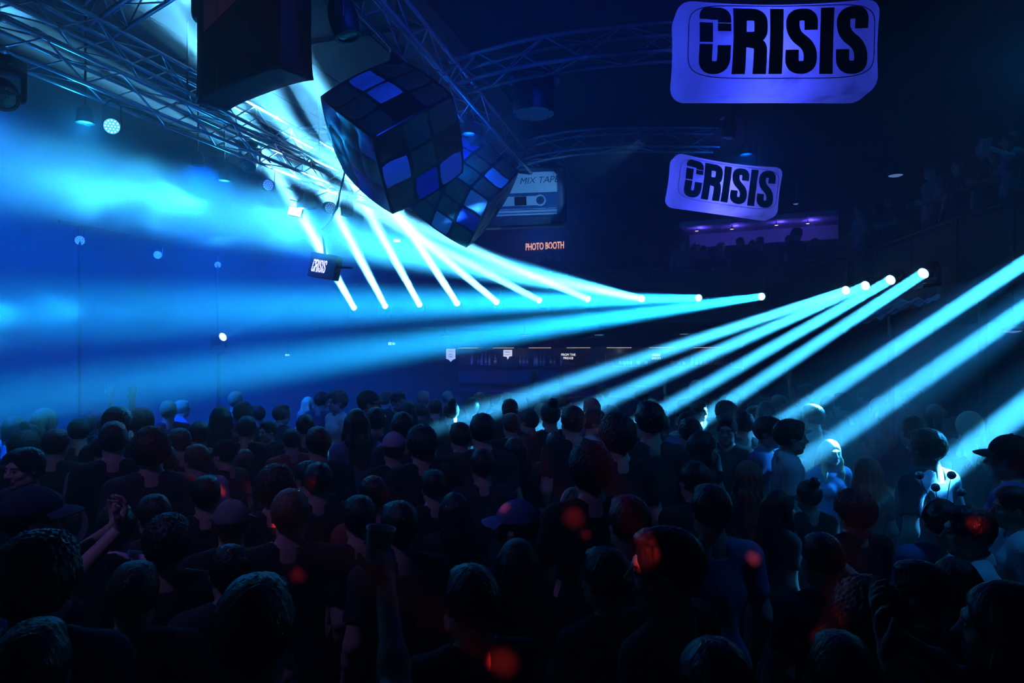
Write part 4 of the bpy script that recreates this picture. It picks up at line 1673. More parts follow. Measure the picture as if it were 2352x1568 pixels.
def body_variant(pose, fem, yaw):
    key = (pose, fem, yaw)
    if key in BODY:
        return BODY[key]
    bkey = ('raw', pose, fem)
    arms = skeleton(pose, fem)
    if bkey not in BODY:
        lim = max(abs(q[0]) for a in arms for q in a[1:3]) + .10
        top = max([1.78] + [a[2][2] + .06 for a in arms])
        ymax = max([.19] + [max(a[1][1], a[2][1]) + .08 for a in arms])
        xs = axis([(-lim, -.115, .02), (-.115, .115, .0072), (.115, lim, .02)])
        ys = axis([(-.20, -.14, .02), (-.14, .145, .0075), (.145, ymax, .02)])
        zs = axis([(-.02, .80, .034), (.80, 1.42, .021), (1.42, 1.78, .0072)] + ([(1.78, top, .02)] if top > 1.79 else []))
        f = Field(xs, ys, zs)
        torso(f, fem)
        for s in (-1, 1):
            f.chain([(s * .088, 0, .90), (s * .095, .015, .48), (s * .10, -.015, .09)], [.088 if not fem else .09, .058, .042], .04)
            f.ell((s * .097, -.025, .35), (.05, .055, .12), .04)
            f.cap((s * .10, -.05, .045), (s * .125, .13, .032), .045, .034, .03)
        for S_, E_, W_, hd, pn, cu, side in arms:
            k = .85 if fem else 1.0
            f.chain([S_, E_, W_], [.054 * k, .042 * k, .029 * k], .035)
            f.ell(tuple(S_[i] * .55 + E_[i] * .45 for i in range(3)), (.046 * k, .046 * k, .06), .03)
            f.ell(tuple(E_[i] * .7 + W_[i] * .3 for i in range(3)), (.042 * k, .042 * k, .05), .03)
        nr = .048 if fem else .056
        f.cap((0, -.028, 1.42), (0, -.012, 1.55), nr + .004, nr, .035)
        head_prims(f, HEAD_C, fem)
        V, Q = f.get()
        raised = [a for a in arms]
        for S_, E_, W_, hd, pn, cu, side in raised:
            hv, hq = hand_mesh(W_, hd, pn, .16, cu, .93 if fem else 1.0, side)
            Q = np.concatenate([Q, hq + len(V)])
            V = np.concatenate([V, hv])
        # shirt
        fs_ = Field(axis([(-lim, lim, .0155)]), axis([(-.20, .20 if ymax < .25 else ymax, .0155)]), axis([(.80, max(1.56, top), .0155)]))
        torso(fs_, fem, .016)
        for S_, E_, W_, hd, pn, cu, side in arms:
            k = .85 if fem else 1.0
            mid = tuple(S_[i] * .42 + E_[i] * .58 for i in range(3))
            fs_.cap(S_, mid, .066 * k, .063 * k, .03)
            dd = (Vector(E_) - Vector(S_)).normalized()
            e2 = Vector(mid) + dd * .09
            fs_.cap(tuple(Vector(mid) + dd * .075), tuple(e2), .075, .075, 0.004, True)
        fs_.ell((0, -.006, .92), (.172, .126, .16), .04, off=.008)
        fs_.cap((0, -.02, 1.45), (0, .0, 1.70), .066, .085, .004, True)
        fs_.D = np.maximum(fs_.D, (.86 - fs_.zs)[None, None, :])
        sv, sq = fs_.get()
        # folds
        sv = sv.copy()
        amp = .0045 * np.clip((1.35 - sv[:, 2]) / .2, 0, 1)
        ang = np.arctan2(sv[:, 1], sv[:, 0])
        sv[:, :2] *= (1 + (amp * np.sin(ang * 7 + sv[:, 2] * 19) / .12))[:, None]
        # trousers
        ft = Field(axis([(-.24, .24, .022)]), axis([(-.18, .18, .022)]), axis([(.05, 1.02, .03)]))
        ft.ell((0, -.010, .91), (.158, .110, .13), .04, off=.006)
        for s in (-1, 1):
            ft.chain([(s * .088, 0, .90), (s * .095, .015, .48), (s * .10, -.015, .10)], [.10, .072, .066], .03)
        ft.D = np.maximum(ft.D, (ft.zs - .965)[None, None, :])
        tv, tq = ft.get()
        BODY[bkey] = (V, Q, np_mesh('shirt', sv, sq, [None]), np_mesh('trousers', tv, tq, [None]))
    V, Q, shirt, trousers = BODY[bkey]
    # parts of the face by place
    me = np_mesh('body', turn_head(V, yaw, 0), Q, [SKINS[0], M_eye, M_brow, M_lip])
    ctr = V[Q].mean(1) - np.array(HEAD_C)
    mi = np.zeros(len(Q), np.int32)
    for s in (-1, 1):
        mi[((ctr[:, 0] - s * .031) / .0115) ** 2 + ((ctr[:, 2] - .001) / .0065) ** 2 + ((ctr[:, 1] - .088) / .014) ** 2 < 1] = 1
        mi[((ctr[:, 0] - s * .032) / .020) ** 2 + ((ctr[:, 2] - .0205) / .0048) ** 2 + ((ctr[:, 1] - .087) / .022) ** 2 < 1] = 2
    mi[((ctr[:, 0]) / .022) ** 2 + ((ctr[:, 2] + .0655) / .0115) ** 2 + ((ctr[:, 1] - .089) / .014) ** 2 < 1] = 3
    me.polygons.foreach_set('material_index', mi)
    BODY[key] = (me, shirt, trousers, arms)
    return BODY[key]


# hair, built about the head's middle
HAIR = {}


def hair_mesh(kind, capped=False):
    key = (kind, capped)
    if key in HAIR:
        return HAIR[key]
    st = .0075
    low = {'long': -.36, 'wavy': -.36, 'bob': -.2, 'pony': -.34, 'whip': -.34}.get(kind, -.12)
    f = Field(np.arange(-.16, .161, st), np.arange(-.23 if kind in ('pony', 'whip') else -.19, .131, st), np.arange(low, .215, st))
    grow = {'crop': .008, 'short': .013, 'quiff': .012, 'curly': .030, 'afro': .044, 'long': .014, 'wavy': .020, 'bob': .016, 'bun': .010, 'pony': .010, 'fade': .006, 'whip': .014, 'side': .014}[kind]
    f.ell((0, -.020, .030), (.077, .099, .091), .0, off=grow)
    if kind in ('quiff', 'short', 'side'):
        f.ell((.01 if kind == 'side' else 0, .030, .098), (.060, .058, .032 if kind == 'quiff' else .022), .03)
    if kind == 'fade':
        f.ell((0, .0, .085), (.066, .085, .045), .03)
    if kind in ('curly', 'afro'):
        f.ell((0, .02, .085), (.075, .080, .05), .03)
    nape = -.055 if kind in ('short', 'quiff', 'crop', 'side') else (-.03 if kind == 'fade' else -.07)
    # open the face and clear the ears
    f.ell((0, .135, -.045), (.115, .085, .115), .012, True)
    f.ell((0, .120, .045), (.062, .045, .035), .015, True)
    if kind not in ('long', 'wavy', 'bob', 'whip'):
        for s in (-1, 1):
            f.ell((s * .098, .035, -.045), (.045, .065, .055), .008, True)
            f.ell((s * .092, -.005, -.03), (.022, .030, .038), .004, True)
        f.D = np.maximum(f.D, (nape - f.zs)[None, None, :] + 0.25 * (f.ys[None, :, None] + .06))
    if kind == 'bun':
        f.ell((0, -.09, .125), (.045, .045, .04), .015)
    if kind == 'pony':
        f.chain([(0, -.115, .06), (0, -.165, .03), (0, -.165, -.10), (0, -.14, -.30)], [.025, .036, .034, .008], .02)
    if kind in ('long', 'wavy'):
        for s in (-1, 1):
            f.chain([(s * .070, -.005, .03), (s * .088, .012, -.08), (s * .090, .030, -.19), (s * .085, .045, -.33)], [.026, .026, .030, .012], .03)
            f.chain([(s * .05, -.085, .02), (s * .065, -.09, -.12), (s * .06, -.10, -.33)], [.035, .042, .022], .03)
        f.chain([(0, -.10, .02), (0, -.11, -.15), (0, -.12, -.34)], [.04, .045, .02], .03)
    if kind == 'bob':
        for s in (-1, 1):
            f.chain([(s * .070, -.005, .03), (s * .086, .015, -.06), (s * .080, .03, -.15)], [.026, .028, .018], .03)
            f.chain([(s * .05, -.085, .02), (s * .06, -.08, -.12)], [.035, .035], .03)
    if kind == 'whip':     # hair flung sideways
        for k in range(9):
            a = -.5 + k * .16
            f.chain([(.04, -.05 + .01 * k, .05), (-.02 - .008 * k, -.12, -.02 - .02 * k), (.03 * math.sin(k * 2.1), -.19 + .012 * k, -.16 - .02 * (k % 4)), (.08 * math.sin(k * 1.3), -.17 + .015 * k, -.30)], [.03, .024, .016, .005], .012)
    # strands
    X, Y, Z = f.xs[:, None, None], f.ys[None, :, None], f.zs[None, None, :]
    if kind in ('curly', 'afro'):
        nz = np.sin(X * 190 + 2 * np.sin(Z * 80)) * np.sin(Y * 180 + 1.5 * np.sin(X * 90)) * np.sin(Z * 185 + Y * 40)
        f.D = f.D - .010 * nz
    elif kind in ('long', 'wavy', 'bob', 'pony', 'whip'):
        an = np.arctan2(X, -Y - .02)
        wob = (np.sin(Z * 55) * 1.1 if kind == 'wavy' else np.sin(Z * 18) * .4)
        f.D = f.D - (.0055 if kind == 'wavy' else .0032) * np.sin(an * 17 + wob) * np.clip((.09 - Z) / .1, .2, 1)
    else:
        f.D = f.D - .0032 * np.sin(X * 210 + 3 * np.sin(Y * 60)) * np.sin(Y * 120 + Z * 140)
    if capped:
        f.D = np.maximum(f.D, (f.zs - .040)[None, None, :] + 0 * f.D)
    V, Q = f.get()
    HAIR[key] = np_mesh('hair', V, Q, [None])
    return HAIR[key]


HAIRCOL = {
    'black': mat('black_hair', (.012, .010, .010), .42, spec=.45, bump=.5, nscale=90, stretch=(1, 1, .15)),
    'brown': mat('brown_hair', (.045, .028, .018), .42, spec=.45, bump=.5, nscale=90, stretch=(1, 1, .15)),
    'fair': mat('light_brown_hair', (.16, .10, .055), .42, spec=.45, bump=.5, nscale=90, stretch=(1, 1, .15)),
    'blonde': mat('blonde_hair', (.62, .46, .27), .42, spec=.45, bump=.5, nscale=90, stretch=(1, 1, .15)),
}
CLOTH = {
    'black': mat('black_cotton', (.012, .012, .014), .85, bump=.2, nscale=60),
    'charcoal': mat('charcoal_cotton', (.04, .04, .045), .85, bump=.2, nscale=60),
    'navy': mat('navy_cotton', (.02, .03, .08), .85, bump=.2, nscale=60),
    'grey': mat('grey_cotton', (.22, .22, .24), .85, bump=.2, nscale=60),
    'white': mat('white_cotton', (.78, .78, .78), .8, bump=.2, nscale=60),
    'blue': mat('blue_cotton', (.10, .20, .45), .85, bump=.2, nscale=60),
    'lilac': mat('lilac_cotton', (.50, .40, .62), .8, bump=.2, nscale=60),
    'red': mat('red_cotton', (.35, .04, .05), .85, bump=.2, nscale=60),
    'green': mat('olive_cotton', (.07, .09, .05), .85, bump=.2, nscale=60),
    'denim': mat('dark_denim', (.03, .04, .08), .8, bump=.3, nscale=80),
}
_caps = {}


def cap_meshes():
    if not _caps:
        f = Field(np.arange(-.13, .131, .0075), np.arange(-.16, .15, .0075), np.arange(-.02, .17, .0075))
        f.ell((0, -.018, .036), (.092, .114, .106), 0)
        f.D = np.maximum(f.D, (.030 - f.zs)[None, None, :] + 0 * f.D)
        V, Q = f.get()
        _caps['crown'] = np_mesh('crown', V, Q, [None])
        mb = MB()
        vs, fs = [], []
        n = 12
        for i in range(n + 1):
            a = -1.15 + 2.3 * i / n
            for j in range(4):
                r = .088 + j * .026 * (1 - .25 * abs(a) / 1.15)
                vs.append(Vector((r * math.sin(a) * .98, -.01 + (.012 + r) * math.cos(a) + .004, .042 - .004 * j * j * .5 - .018 * a * a * .5)))
        for k in (0, .004):
            o = len(vs) if k else 0
        top = [v + Vector((0, 0, .004)) for v in vs]
        allv = vs + top
        m_ = len(vs)
        for i in range(n):
            for j in range(3):
                q = (i * 4 + j, (i + 1) * 4 + j, (i + 1) * 4 + j + 1, i * 4 + j + 1)
                fs.append(q)
                fs.append(tuple(x + m_ for x in q[::-1]))
            e = (i * 4 + 3, (i + 1) * 4 + 3)
            fs.append((e[0], e[1], e[1] + m_, e[0] + m_))
        mb.add(allv, fs)
        _caps['brim'] = mb.mesh('brim', None, True)
        _caps['button'] = MB().ball((0, -.018, .142), (.010, .010, .006), 8, 5).mesh('button', None, True)
        for k in ('crown', 'brim', 'button'):
            if not _caps[k].materials:
                _caps[k].materials.append(None)
    return _caps


def shoe_mesh():
    if 'shoe' not in _caps2:
        f = Field(np.arange(-.08, .081, .012), np.arange(-.15, .221, .014), np.arange(-.03, .16, .012))
        f.cap((0, -.055, .05), (0, .14, .04), .056, .044, .02)
        f.cap((0, -.05, .05), (0, -.04, .11), .054, .054, .02)
        f.D = np.maximum(f.D, (.002 - f.zs)[None, None, :] + 0 * f.D)
        V, Q = f.get()
        _caps2['shoe'] = np_mesh('shoe', V, Q, [CLOTH['black']])
    return _caps2['shoe']


_caps2 = {}


def objmat(o, m, slot=0):
    o.material_slots[slot].link = 'OBJECT'
    o.material_slots[slot].material = m


def person(x, y, ztop, face, label, pose='down', fem=False, yaw=0.0, hair='short', hcol='brown', shirt='black', skin=0, cap=None, cap_back=False, z0=0.0, group=None, trousers='denim', sleeves=True):
    """face: the way the body faces, radians from +Y counter-clockwise; ztop: height of the crown above the floor it stands on"""
    bd, sh, tr, arms = body_variant(pose, fem, yaw)
    s = (ztop - z0) / 1.745
    root = thing('person', label, 'person', T(x, y, z0) @ Matrix.Rotation(face, 4, 'Z') @ Matrix.Diagonal((s, s, s, 1)), group)
    o = link('body', bd, root)
    objmat(o, SKINS[skin])
    o = link('shirt', sh, root)
    objmat(o, CLOTH[shirt])
    o = link('trousers', tr, root)
    objmat(o, CLOTH[trousers])
    for q in (-1, 1):
        o = link('shoe', shoe_mesh(), root, T(q * .11, 0, 0) @ Matrix.Rotation(-q * .13, 4, 'Z'))
    Mh = T(0, -.02, 0) @ Matrix.Rotation(yaw, 4, 'Z') @ T(0, .02, 0) @ T(*HEAD_C)
    if hair:
        o = link('hair', hair_mesh(hair, bool(cap)), root, Mh)
        objmat(o, HAIRCOL[hcol])
    if cap:
        cm = cap_meshes()
        Mc = Mh @ (Matrix.Rotation(PI, 4, 'Z') @ T(0, .030, 0) if cap_back else Matrix.Identity(4))
        if cap_back:
            Mc = Mh @ T(0, -.036, 0) @ Matrix.Rotation(PI, 4, 'Z')
        c = link('cap', cm['crown'], root, Mc)
        objmat(c, CLOTH[cap])
        for k in ('brim', 'button'):
            b = link(k, cm[k], c)
            objmat(b, CLOTH[cap])
    return root, s, arms

# ------------------------------------------------------------------ the crowd
CROPS = {1: (0, 868, 2.94), 2: (700, 868, 2.94), 3: (1552, 868, 2.94), 4: (0, 1150, 2.94), 5: (700, 1150, 2.94), 6: (1400, 1150, 2.4706)}
away, lft, rgt, cam_ = .25, 1.35, -1.45, PI
CROWD = []


def head(cr, x, top, w, face=None, label=None, **kw):
    ox, oy, s = CROPS[cr]
    CROWD.append(dict(px=ox + x / s, py=oy + top / s, w=w / s, face=face, label=label, kw=kw))


# nearest rows, from the left
head(4, 250, 170, 470, .15, 'person with a broad dark head of hair low at the left below raised hands', hair='curly', hcol='black', shirt='navy')
head(4, 900, 400, 430, .35, 'person with dark swept hair low in front of the white-collared shoulder', hair='short', hcol='black', shirt='black')
head(4, 1720, 490, 560, .15, 'nearest dark-haired person raising a plastic cup', hair='short', hcol='black', shirt='black', pose='reach')
head(4, 200, 790, 520, .2, 'very near dark-haired person at the bottom corner by the stage side', hair='quiff', hcol='black', shirt='black')
head(4, 1550, 270, 330, .5, 'person with cropped dark hair behind the one raising a cup', hair='crop', hcol='black', shirt='charcoal')
head(5, 1440, 240, 330, .1, 'woman with long straight dark hair seen from behind in the middle', hair='long', hcol='black', shirt='black', fem=True)
head(5, 1130, 420, 260, .4, 'dark-haired person to the side of the long-haired woman in the middle', hair='short', hcol='black', shirt='black')
head(6, 330, 130, 340, .9, 'dark-haired person with red light on the cheek, right of the middle', hair='short', hcol='black', shirt='black', yaw=.5)
head(6, 1210, 190, 270, .2, 'person with short dark hair and a blue-necked shirt seen from behind', hair='fade', hcol='black', shirt='navy')
head(6, 1480, 390, 330, .1, 'large dark head of hair in front of the bare raised arm', hair='afro', hcol='black', shirt='black')
head(6, 1320, 740, 420, -.2, 'very near dark-haired person low at the bottom, below the blue-necked shirt', hair='short', hcol='black', shirt='blue')
head(6, 600, 745, 400, .1, 'very near dark-haired person at the bottom, under the red-lit cheek', hair='crop', hcol='black', shirt='charcoal')
head(6, 2250, 440, 400, 1.1, 'dark-haired person with raised hands low by the picture edge', hair='long', hcol='black', shirt='black', pose='hold', fem=True)
head(6, 1960, 350, 230, .1, 'dark glossy-haired person before the man in a white tee', hair='bob', hcol='black', shirt='black', fem=True)
# left block
head(1, 220, 705, 300, -1.0, 'person in a dark cap with both hands raised to the face at the left', cap='navy', hair='short', hcol='brown', shirt='blue', pose='hold', skin=0)
head(1, 170, 460, 215, PI - .25, 'dark-haired man facing the camera at the left edge of the crowd', hair='side', hcol='black', shirt='charcoal')
head(1, 1560, 800, 245, .3, 'person in a two-tone pale cap among dark heads', cap='grey', hair='short', hcol='brown', shirt='black')
head(1, 1960, 725, 290, .2, 'person with close fair hair edged by light in the left half', hair='crop', hcol='fair', shirt='black')
head(1, 780, 840, 265, .5, 'person with dark hair and a white collared shirt at the left', hair='short', hcol='black', shirt='white', )
head(1, 1130, 890, 260, .35, 'person with dark hair in front of the white-shirted shoulder', hair='curly', hcol='black', shirt='black')
head(1, 1040, 775, 240, .8, 'person with neat dark hair left of the pale cap', hair='side', hcol='black', shirt='charcoal')
head(1, 1390, 650, 240, .4, 'person with dark hair just below the red-lit neck', hair='short', hcol='black', shirt='black')
head(1, 1330, 440, 190, 1.0, 'man in a lilac-white shirt with a red-lit neck', hair='short', hcol='brown', shirt='lilac', yaw=.0)
head(1, 1520, 400, 180, 1.25, 'man in a dark cap with a red-lit face in profile', cap='black', hair='crop', hcol='black', shirt='black')
head(1, 2090, 550, 215, .9, 'person with dark hair and one red-lit cheek', hair='short', hcol='black', shirt='black')
head(1, 1860, 560, 260, .2, None, hair='curly', hcol='brown', shirt='black')
head(1, 1650, 520, 120, .3, None, hair='bob', hcol='fair', shirt='black', fem=True)
head(1, 1100, 440, 200, .6, None, hair='short', hcol='brown', shirt='black')
head(1, 700, 360, 190, .4, 'man with cropped hair in a grey top, lit along one side', hair='crop', hcol='brown', shirt='grey')
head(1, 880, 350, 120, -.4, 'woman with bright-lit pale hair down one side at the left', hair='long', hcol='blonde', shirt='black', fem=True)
head(1, 765, 280, 200, .5, None, hair='quiff', hcol='black', shirt='black')
head(1, 1020, 310, 205, .5, None, hair='curly', hcol='black', shirt='charcoal')
head(1, 305, 198, 130, -.5, 'brightly lit blonde woman at the left in front of the haze', hair='bob', hcol='blonde', shirt='white', fem=True)
head(1, 165, 335, 165, .4, None, hair='afro', hcol='brown', shirt='black')
head(1, 375, 335, 185, .2, None, hair='short', hcol='brown', shirt='black')
head(1, 530, 260, 165, .7, None, hair='crop', hcol='black', shirt='charcoal')
head(1, 665, 205, 120, .3, None, hair='curly', hcol='fair', shirt='black')
head(1, 790, 180, 175, .4, None, hair='curly', hcol='black', shirt='black')
head(1, 955, 190, 140, .5, None, hair='curly', hcol='brown', shirt='grey')
head(1, 1225, 145, 75, -.9, 'small far person with bright blond hair turned to the light', hair='short', hcol='blonde', shirt='blue')
head(1, 1215, 330, 155, .8, None, hair='short', hcol='brown', shirt='black')
head(1, 1345, 285, 150, .3, None, hair='short', hcol='black', shirt='charcoal')
head(1, 1510, 300, 120, .2, None, hair='short', hcol='fair', shirt='grey')
head(1, 1665, 250, 145, .1, None, hair='short', hcol='brown', shirt='black')
head(1, 1810, 280, 140, 2.6, None, hair='quiff', hcol='black', shirt='black')
head(1, 1640, 150, 125, .3, None, hair='curly', hcol='fair', shirt='charcoal')
head(1, 1490, 185, 140, .3, None, hair='long', hcol='black', shirt='black', fem=True)
head(1, 1740, 180, 92, .9, None, hair='short', hcol='brown', shirt='grey')
head(1, 1900, 175, 110, -.6, None, hair='short', hcol='fair', shirt='charcoal')
head(1, 2080, 122, 64, -.4, 'far fair woman catching the light, behind the dark rows', hair='long', hcol='blonde', shirt='grey', fem=True)
head(1, 2060, 240, 140, .3, None, hair='short', hcol='black', shirt='black')
head(1, 2150, 320, 190, .5, None, hair='short', hcol='black', shirt='charcoal')
head(1, 1970, 330, 150, .6, None, hair='crop', hcol='black', shirt='red')
head(1, 590, 240, 90, .2, 'person raising one bare arm into the haze at the left', hair='short', hcol='brown', shirt='black', pose='up_one')
head(1, 735, 262, 85, .1, 'person behind with an arm up in the haze, right of the other raised arm', hair='short', hcol='brown', shirt='black', pose='up_one')
# middle block
head(2, 430, 75, 120, rgt, 'person in a dark peaked cap in profile among the far heads', cap='charcoal', hair='crop', hcol='brown', shirt='black')
head(2, 545, 88, 90, -.6, None, hair='short', hcol='fair', shirt='black')
head(2, 630, 85, 100, -2.4, None, hair='short', hcol='black', shirt='black', skin=1)
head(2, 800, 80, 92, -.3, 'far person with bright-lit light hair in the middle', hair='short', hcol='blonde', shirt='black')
head(2, 965, 74, 95, -.4, 'far person with a shining shaved head in the middle', hair=None, shirt='black')
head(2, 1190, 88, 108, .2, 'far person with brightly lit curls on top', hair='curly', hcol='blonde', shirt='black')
head(2, 1125, 125, 112, .3, None, hair='short', hcol='black', shirt='charcoal')
head(2, 1290, 108, 90, -2.2, 'far person whose face is lit almost white', hair='short', hcol='black', shirt='white')
head(2, 1385, 135, 118, .2, None, hair='short', hcol='black', shirt='black', skin=2)
head(2, 780, 160, 100, .5, None, hair='quiff', hcol='black', shirt='black')
head(2, 880, 138, 100, .3, None, hair='short', hcol='brown', shirt='black')
head(2, 990, 150, 115, .2, None, hair='bun', hcol='brown', shirt='black', fem=True)
head(2, 350, 200, 170, .5, None, hair='long', hcol='black', shirt='blue', fem=True)
head(2, 480, 190, 150, .2, None, hair='short', hcol='black', shirt='black')
head(2, 660, 222, 165, .3, None, hair='short', hcol='black', shirt='charcoal')
head(2, 790, 300, 195, .3, None, hair='curly', hcol='black', shirt='black')
head(2, 600, 350, 190, .35, 'person in a pale lilac cap seen from behind in the middle', cap='lilac', hair='short', hcol='black', shirt='black')
head(2, 1050, 290, 160, .4, None, hair='short', hcol='brown', shirt='black')
head(2, 1200, 230, 195, .2, None, hair='short', hcol='black', shirt='charcoal')
head(2, 1395, 230, 140, .3, None, hair='short', hcol='black', shirt='black')
head(2, 1515, 208, 130, .9, 'person with dark hair and a red-lit throat in the middle', hair='short', hcol='black', shirt='black')
head(2, 1660, 150, 180, .2, None, hair='bun', hcol='black', shirt='black', fem=True)
head(2, 1810, 180, 168, .3, None, hair='short', hcol='black', shirt='black')
head(2, 1950, 205, 140, -1.7, 'dark-haired man in profile facing the picture edge, middle of the crowd', hair='short', hcol='black', shirt='white')
head(2, 2110, 222, 195, .3, None, hair='curly', hcol='black', shirt='black')
head(2, 2330, 150, 195, .2, None, hair='short', hcol='black', shirt='charcoal')
head(2, 1420, 390, 190, .4, None, hair='long', hcol='black', shirt='black', fem=True)
head(2, 1690, 360, 150, .3, None, hair='short', hcol='brown', shirt='charcoal')
head(2, 1930, 412, 265, .2, None, hair='curly', hcol='black', shirt='black')
head(2, 2170, 335, 185, .3, 'dark-haired person in a bright blue shirt right of the middle', hair='short', hcol='black', shirt='blue')
head(2, 870, 610, 195, .3, None, hair='short', hcol='black', shirt='black')
head(2, 1200, 470, 215, .2, None, hair='short', hcol='black', shirt='charcoal')
head(2, 460, 642, 190, .5, 'person with short dark hair and a red-lit cheek, left of the middle', hair='crop', hcol='black', shirt='red')
head(2, 90, 560, 200, .3, None, hair='short', hcol='black', shirt='black')
head(2, 370, 782, 290, .35, None, hair='short', hcol='black', shirt='black')
head(2, 1430, 800, 205, 1.3, 'person in a blue sun visor cap turned toward the stage', cap='blue', hair='short', hcol='brown', shirt='black')
head(2, 1830, 745, 215, .8, 'woman with a headband and red light on one side of her hair', hair='bun', hcol='brown', shirt='black', fem=True)
head(2, 2190, 780, 290, .3, None, hair='short', hcol='black', shirt='black')
head(2, 2040, 1130, 300, .6, None, hair='short', hcol='black', shirt='charcoal')
head(2, 1010, 760, 200, .3, None, hair='long', hcol='black', shirt='black', fem=True)
head(2, 640, 820, 210, .5, None, hair='short', hcol='black', shirt='charcoal')
# right block
head(3, 155, 140, 108, -2.5, 'fair-haired young man with a cyan-lit face looking aside', hair='quiff', hcol='fair', shirt='grey')
head(3, 60, 232, 92, 2.9, 'person with a small lit face beside the fair-haired young man', hair='bob', hcol='brown', shirt='grey', fem=True)
head(3, 395, 92, 92, -1.5, 'close-cropped man in profile standing behind, by the narrow beams', hair='crop', hcol='brown', shirt='charcoal')
head(3, 535, 180, 92, -1.6, None, hair='short', hcol='brown', shirt='blue')
head(3, 345, 242, 150, 2.7, 'man in glasses with dark hair facing the camera, right of the middle', hair='quiff', hcol='black', shirt='black')
head(3, 100, 262, 160, .2, None, hair='short', hcol='black', shirt='black')
head(3, 455, 215, 140, .3, None, hair='short', hcol='black', shirt='charcoal')
head(3, 185, 350, 180, -1.6, 'woman in profile with dark hair facing the picture edge', hair='long', hcol='black', shirt='black', fem=True)
head(3, 620, 252, 160, -2.3, 'person in a pale blue shirt bending near the bright couple', hair='short', hcol='brown', shirt='blue')
head(3, 770, 270, 200, -1.75, 'man in an open-collared pale shirt lit bright blue, in profile', hair='side', hcol='brown', shirt='white')
head(3, 1045, 408, 150, PI + .12, 'blonde woman facing the camera, lit cyan', hair='long', hcol='blonde', shirt='blue', fem=True)
head(3, 1290, 530, 150, .25, 'woman with long wavy brown hair standing right of the blonde woman', hair='wavy', hcol='fair', shirt='charcoal', fem=True)
head(3, 490, 552, 265, .1, 'woman with long wavy hair seen from behind, catching the light', hair='wavy', hcol='fair', shirt='black', fem=True)
head(3, 130, 552, 270, .3, None, hair='short', hcol='black', shirt='black')
head(3, 240, 705, 290, .15, 'dark-haired person in a blue shirt before the wavy-haired woman', hair='short', hcol='black', shirt='blue')
head(3, 900, 690, 255, .1, 'person with a bun and dark hair under the bright couple', hair='bun', hcol='black', shirt='black', fem=True)
head(3, 1210, 752, 300, .2, 'person with a full round head of dark curls at the right', hair='afro', hcol='black', shirt='black')
head(3, 700, 900, 285, -1.35, 'woman in profile with long dark hair edged in red', hair='long', hcol='black', shirt='black', fem=True)
head(3, 1700, 332, 200, .45, 'fair-haired person in a printed dark tee by the widest beam', hair='short', hcol='fair', shirt='navy')
head(3, 1985, 215, 165, -.4, 'woman with pale blonde hair flung in the widest beam', hair='whip', hcol='blonde', shirt='charcoal', fem=True)
head(3, 2260, 365, 250, .7, 'person in a dark hat and blue shirt at the far picture edge', cap='black', hair='crop', hcol='black', shirt='blue')
head(3, 1985, 850, 350, 1.25, 'dark-haired man in a white tee with a lit ear, in profile', hair='short', hcol='black', shirt='white')
head(3, 2290, 722, 280, 1.2, 'man in a white tee with a red-lit ear at the picture edge', hair='fade', hcol='black', shirt='white')
head(3, 1790, 905, 170, -.2, 'person wearing a headband of silver balls on springs', hair='short', hcol='brown', shirt='blue')
head(3, 1660, 1240, 300, .75, 'dark-haired person stretching a bare arm up beside the curly head', hair='short', hcol='black', shirt='black', pose='reach')
head(3, 1010, 170, 92, PI + .3, 'person in a pale shirt flinging one arm out above the crowd', hair='short', hcol='brown', shirt='white', pose='wave')
head(3, 1280, 60, 92, .6, None, hair='short', hcol='black', shirt='charcoal')


HAIRNAME = {'crop': 'cropped', 'short': 'short', 'quiff': 'swept-up', 'curly': 'curly', 'afro': 'thick curly', 'long': 'long straight', 'wavy': 'long wavy', 'bob': 'chin-length', 'bun': 'tied-up', 'pony': 'ponytailed', 'fade': 'close-faded', 'whip': 'flying', 'side': 'side-parted'}
COLNAME = {'black': 'black', 'brown': 'brown', 'fair': 'light brown', 'blonde': 'blond'}

# turn what the photograph shows into places on the floor
spots = []
for h in CROWD:
    Y = min(11.5, max(1.05, F * .188 / h['w']))
    zt = CAMZ - (h['py'] - 805) / F * Y
    lo, hi = (1.50, 1.80) if h['kw'].get('fem') else (1.60, 1.93)
    if not lo <= zt <= hi:
        zt = min(hi, max(lo, zt))
        Y = F * (CAMZ - zt) / (h['py'] - 805)
    h['Y'] = Y
    spots.append(h)
for it in range(150):                     # no two in the same place: the farther of two steps back along the line of sight
    moved = False
    for i in range(len(spots)):
        for j in range(i):
            a, b = spots[i], spots[j]
            if a['Y'] < b['Y']:
                a, b = b, a
            xa, xb = (a['px'] - 1176) / F * a['Y'], (b['px'] - 1176) / F * b['Y']
            if (xa - xb) ** 2 + ((a['Y'] - b['Y']) * 1.25) ** 2 < .46 ** 2:
                a['Y'] *= 1.012
                b['Y'] *= .994
                moved = True
    if not moved:
        break
PEOPLE = []
for h in spots:
    Y = h['Y']
    zt = CAMZ - (h['py'] - 805) / F * Y
    lo, hi = (1.44, 1.86) if h['kw'].get('fem') else (1.52, 1.98)
    zt = min(hi, max(lo, zt))
    x = (h['px'] - 1176) / F * Y
    kw = dict(h['kw'])
    grow = {'afro': .05, 'curly': .035, 'quiff': .02}.get(kw.get('hair'), .012)
    if kw.get('cap'):
        grow = .025
    PEOPLE.append(dict(x=x, y=Y, ztop=zt - grow, face=h['face'], label=h['label'], kw=kw))
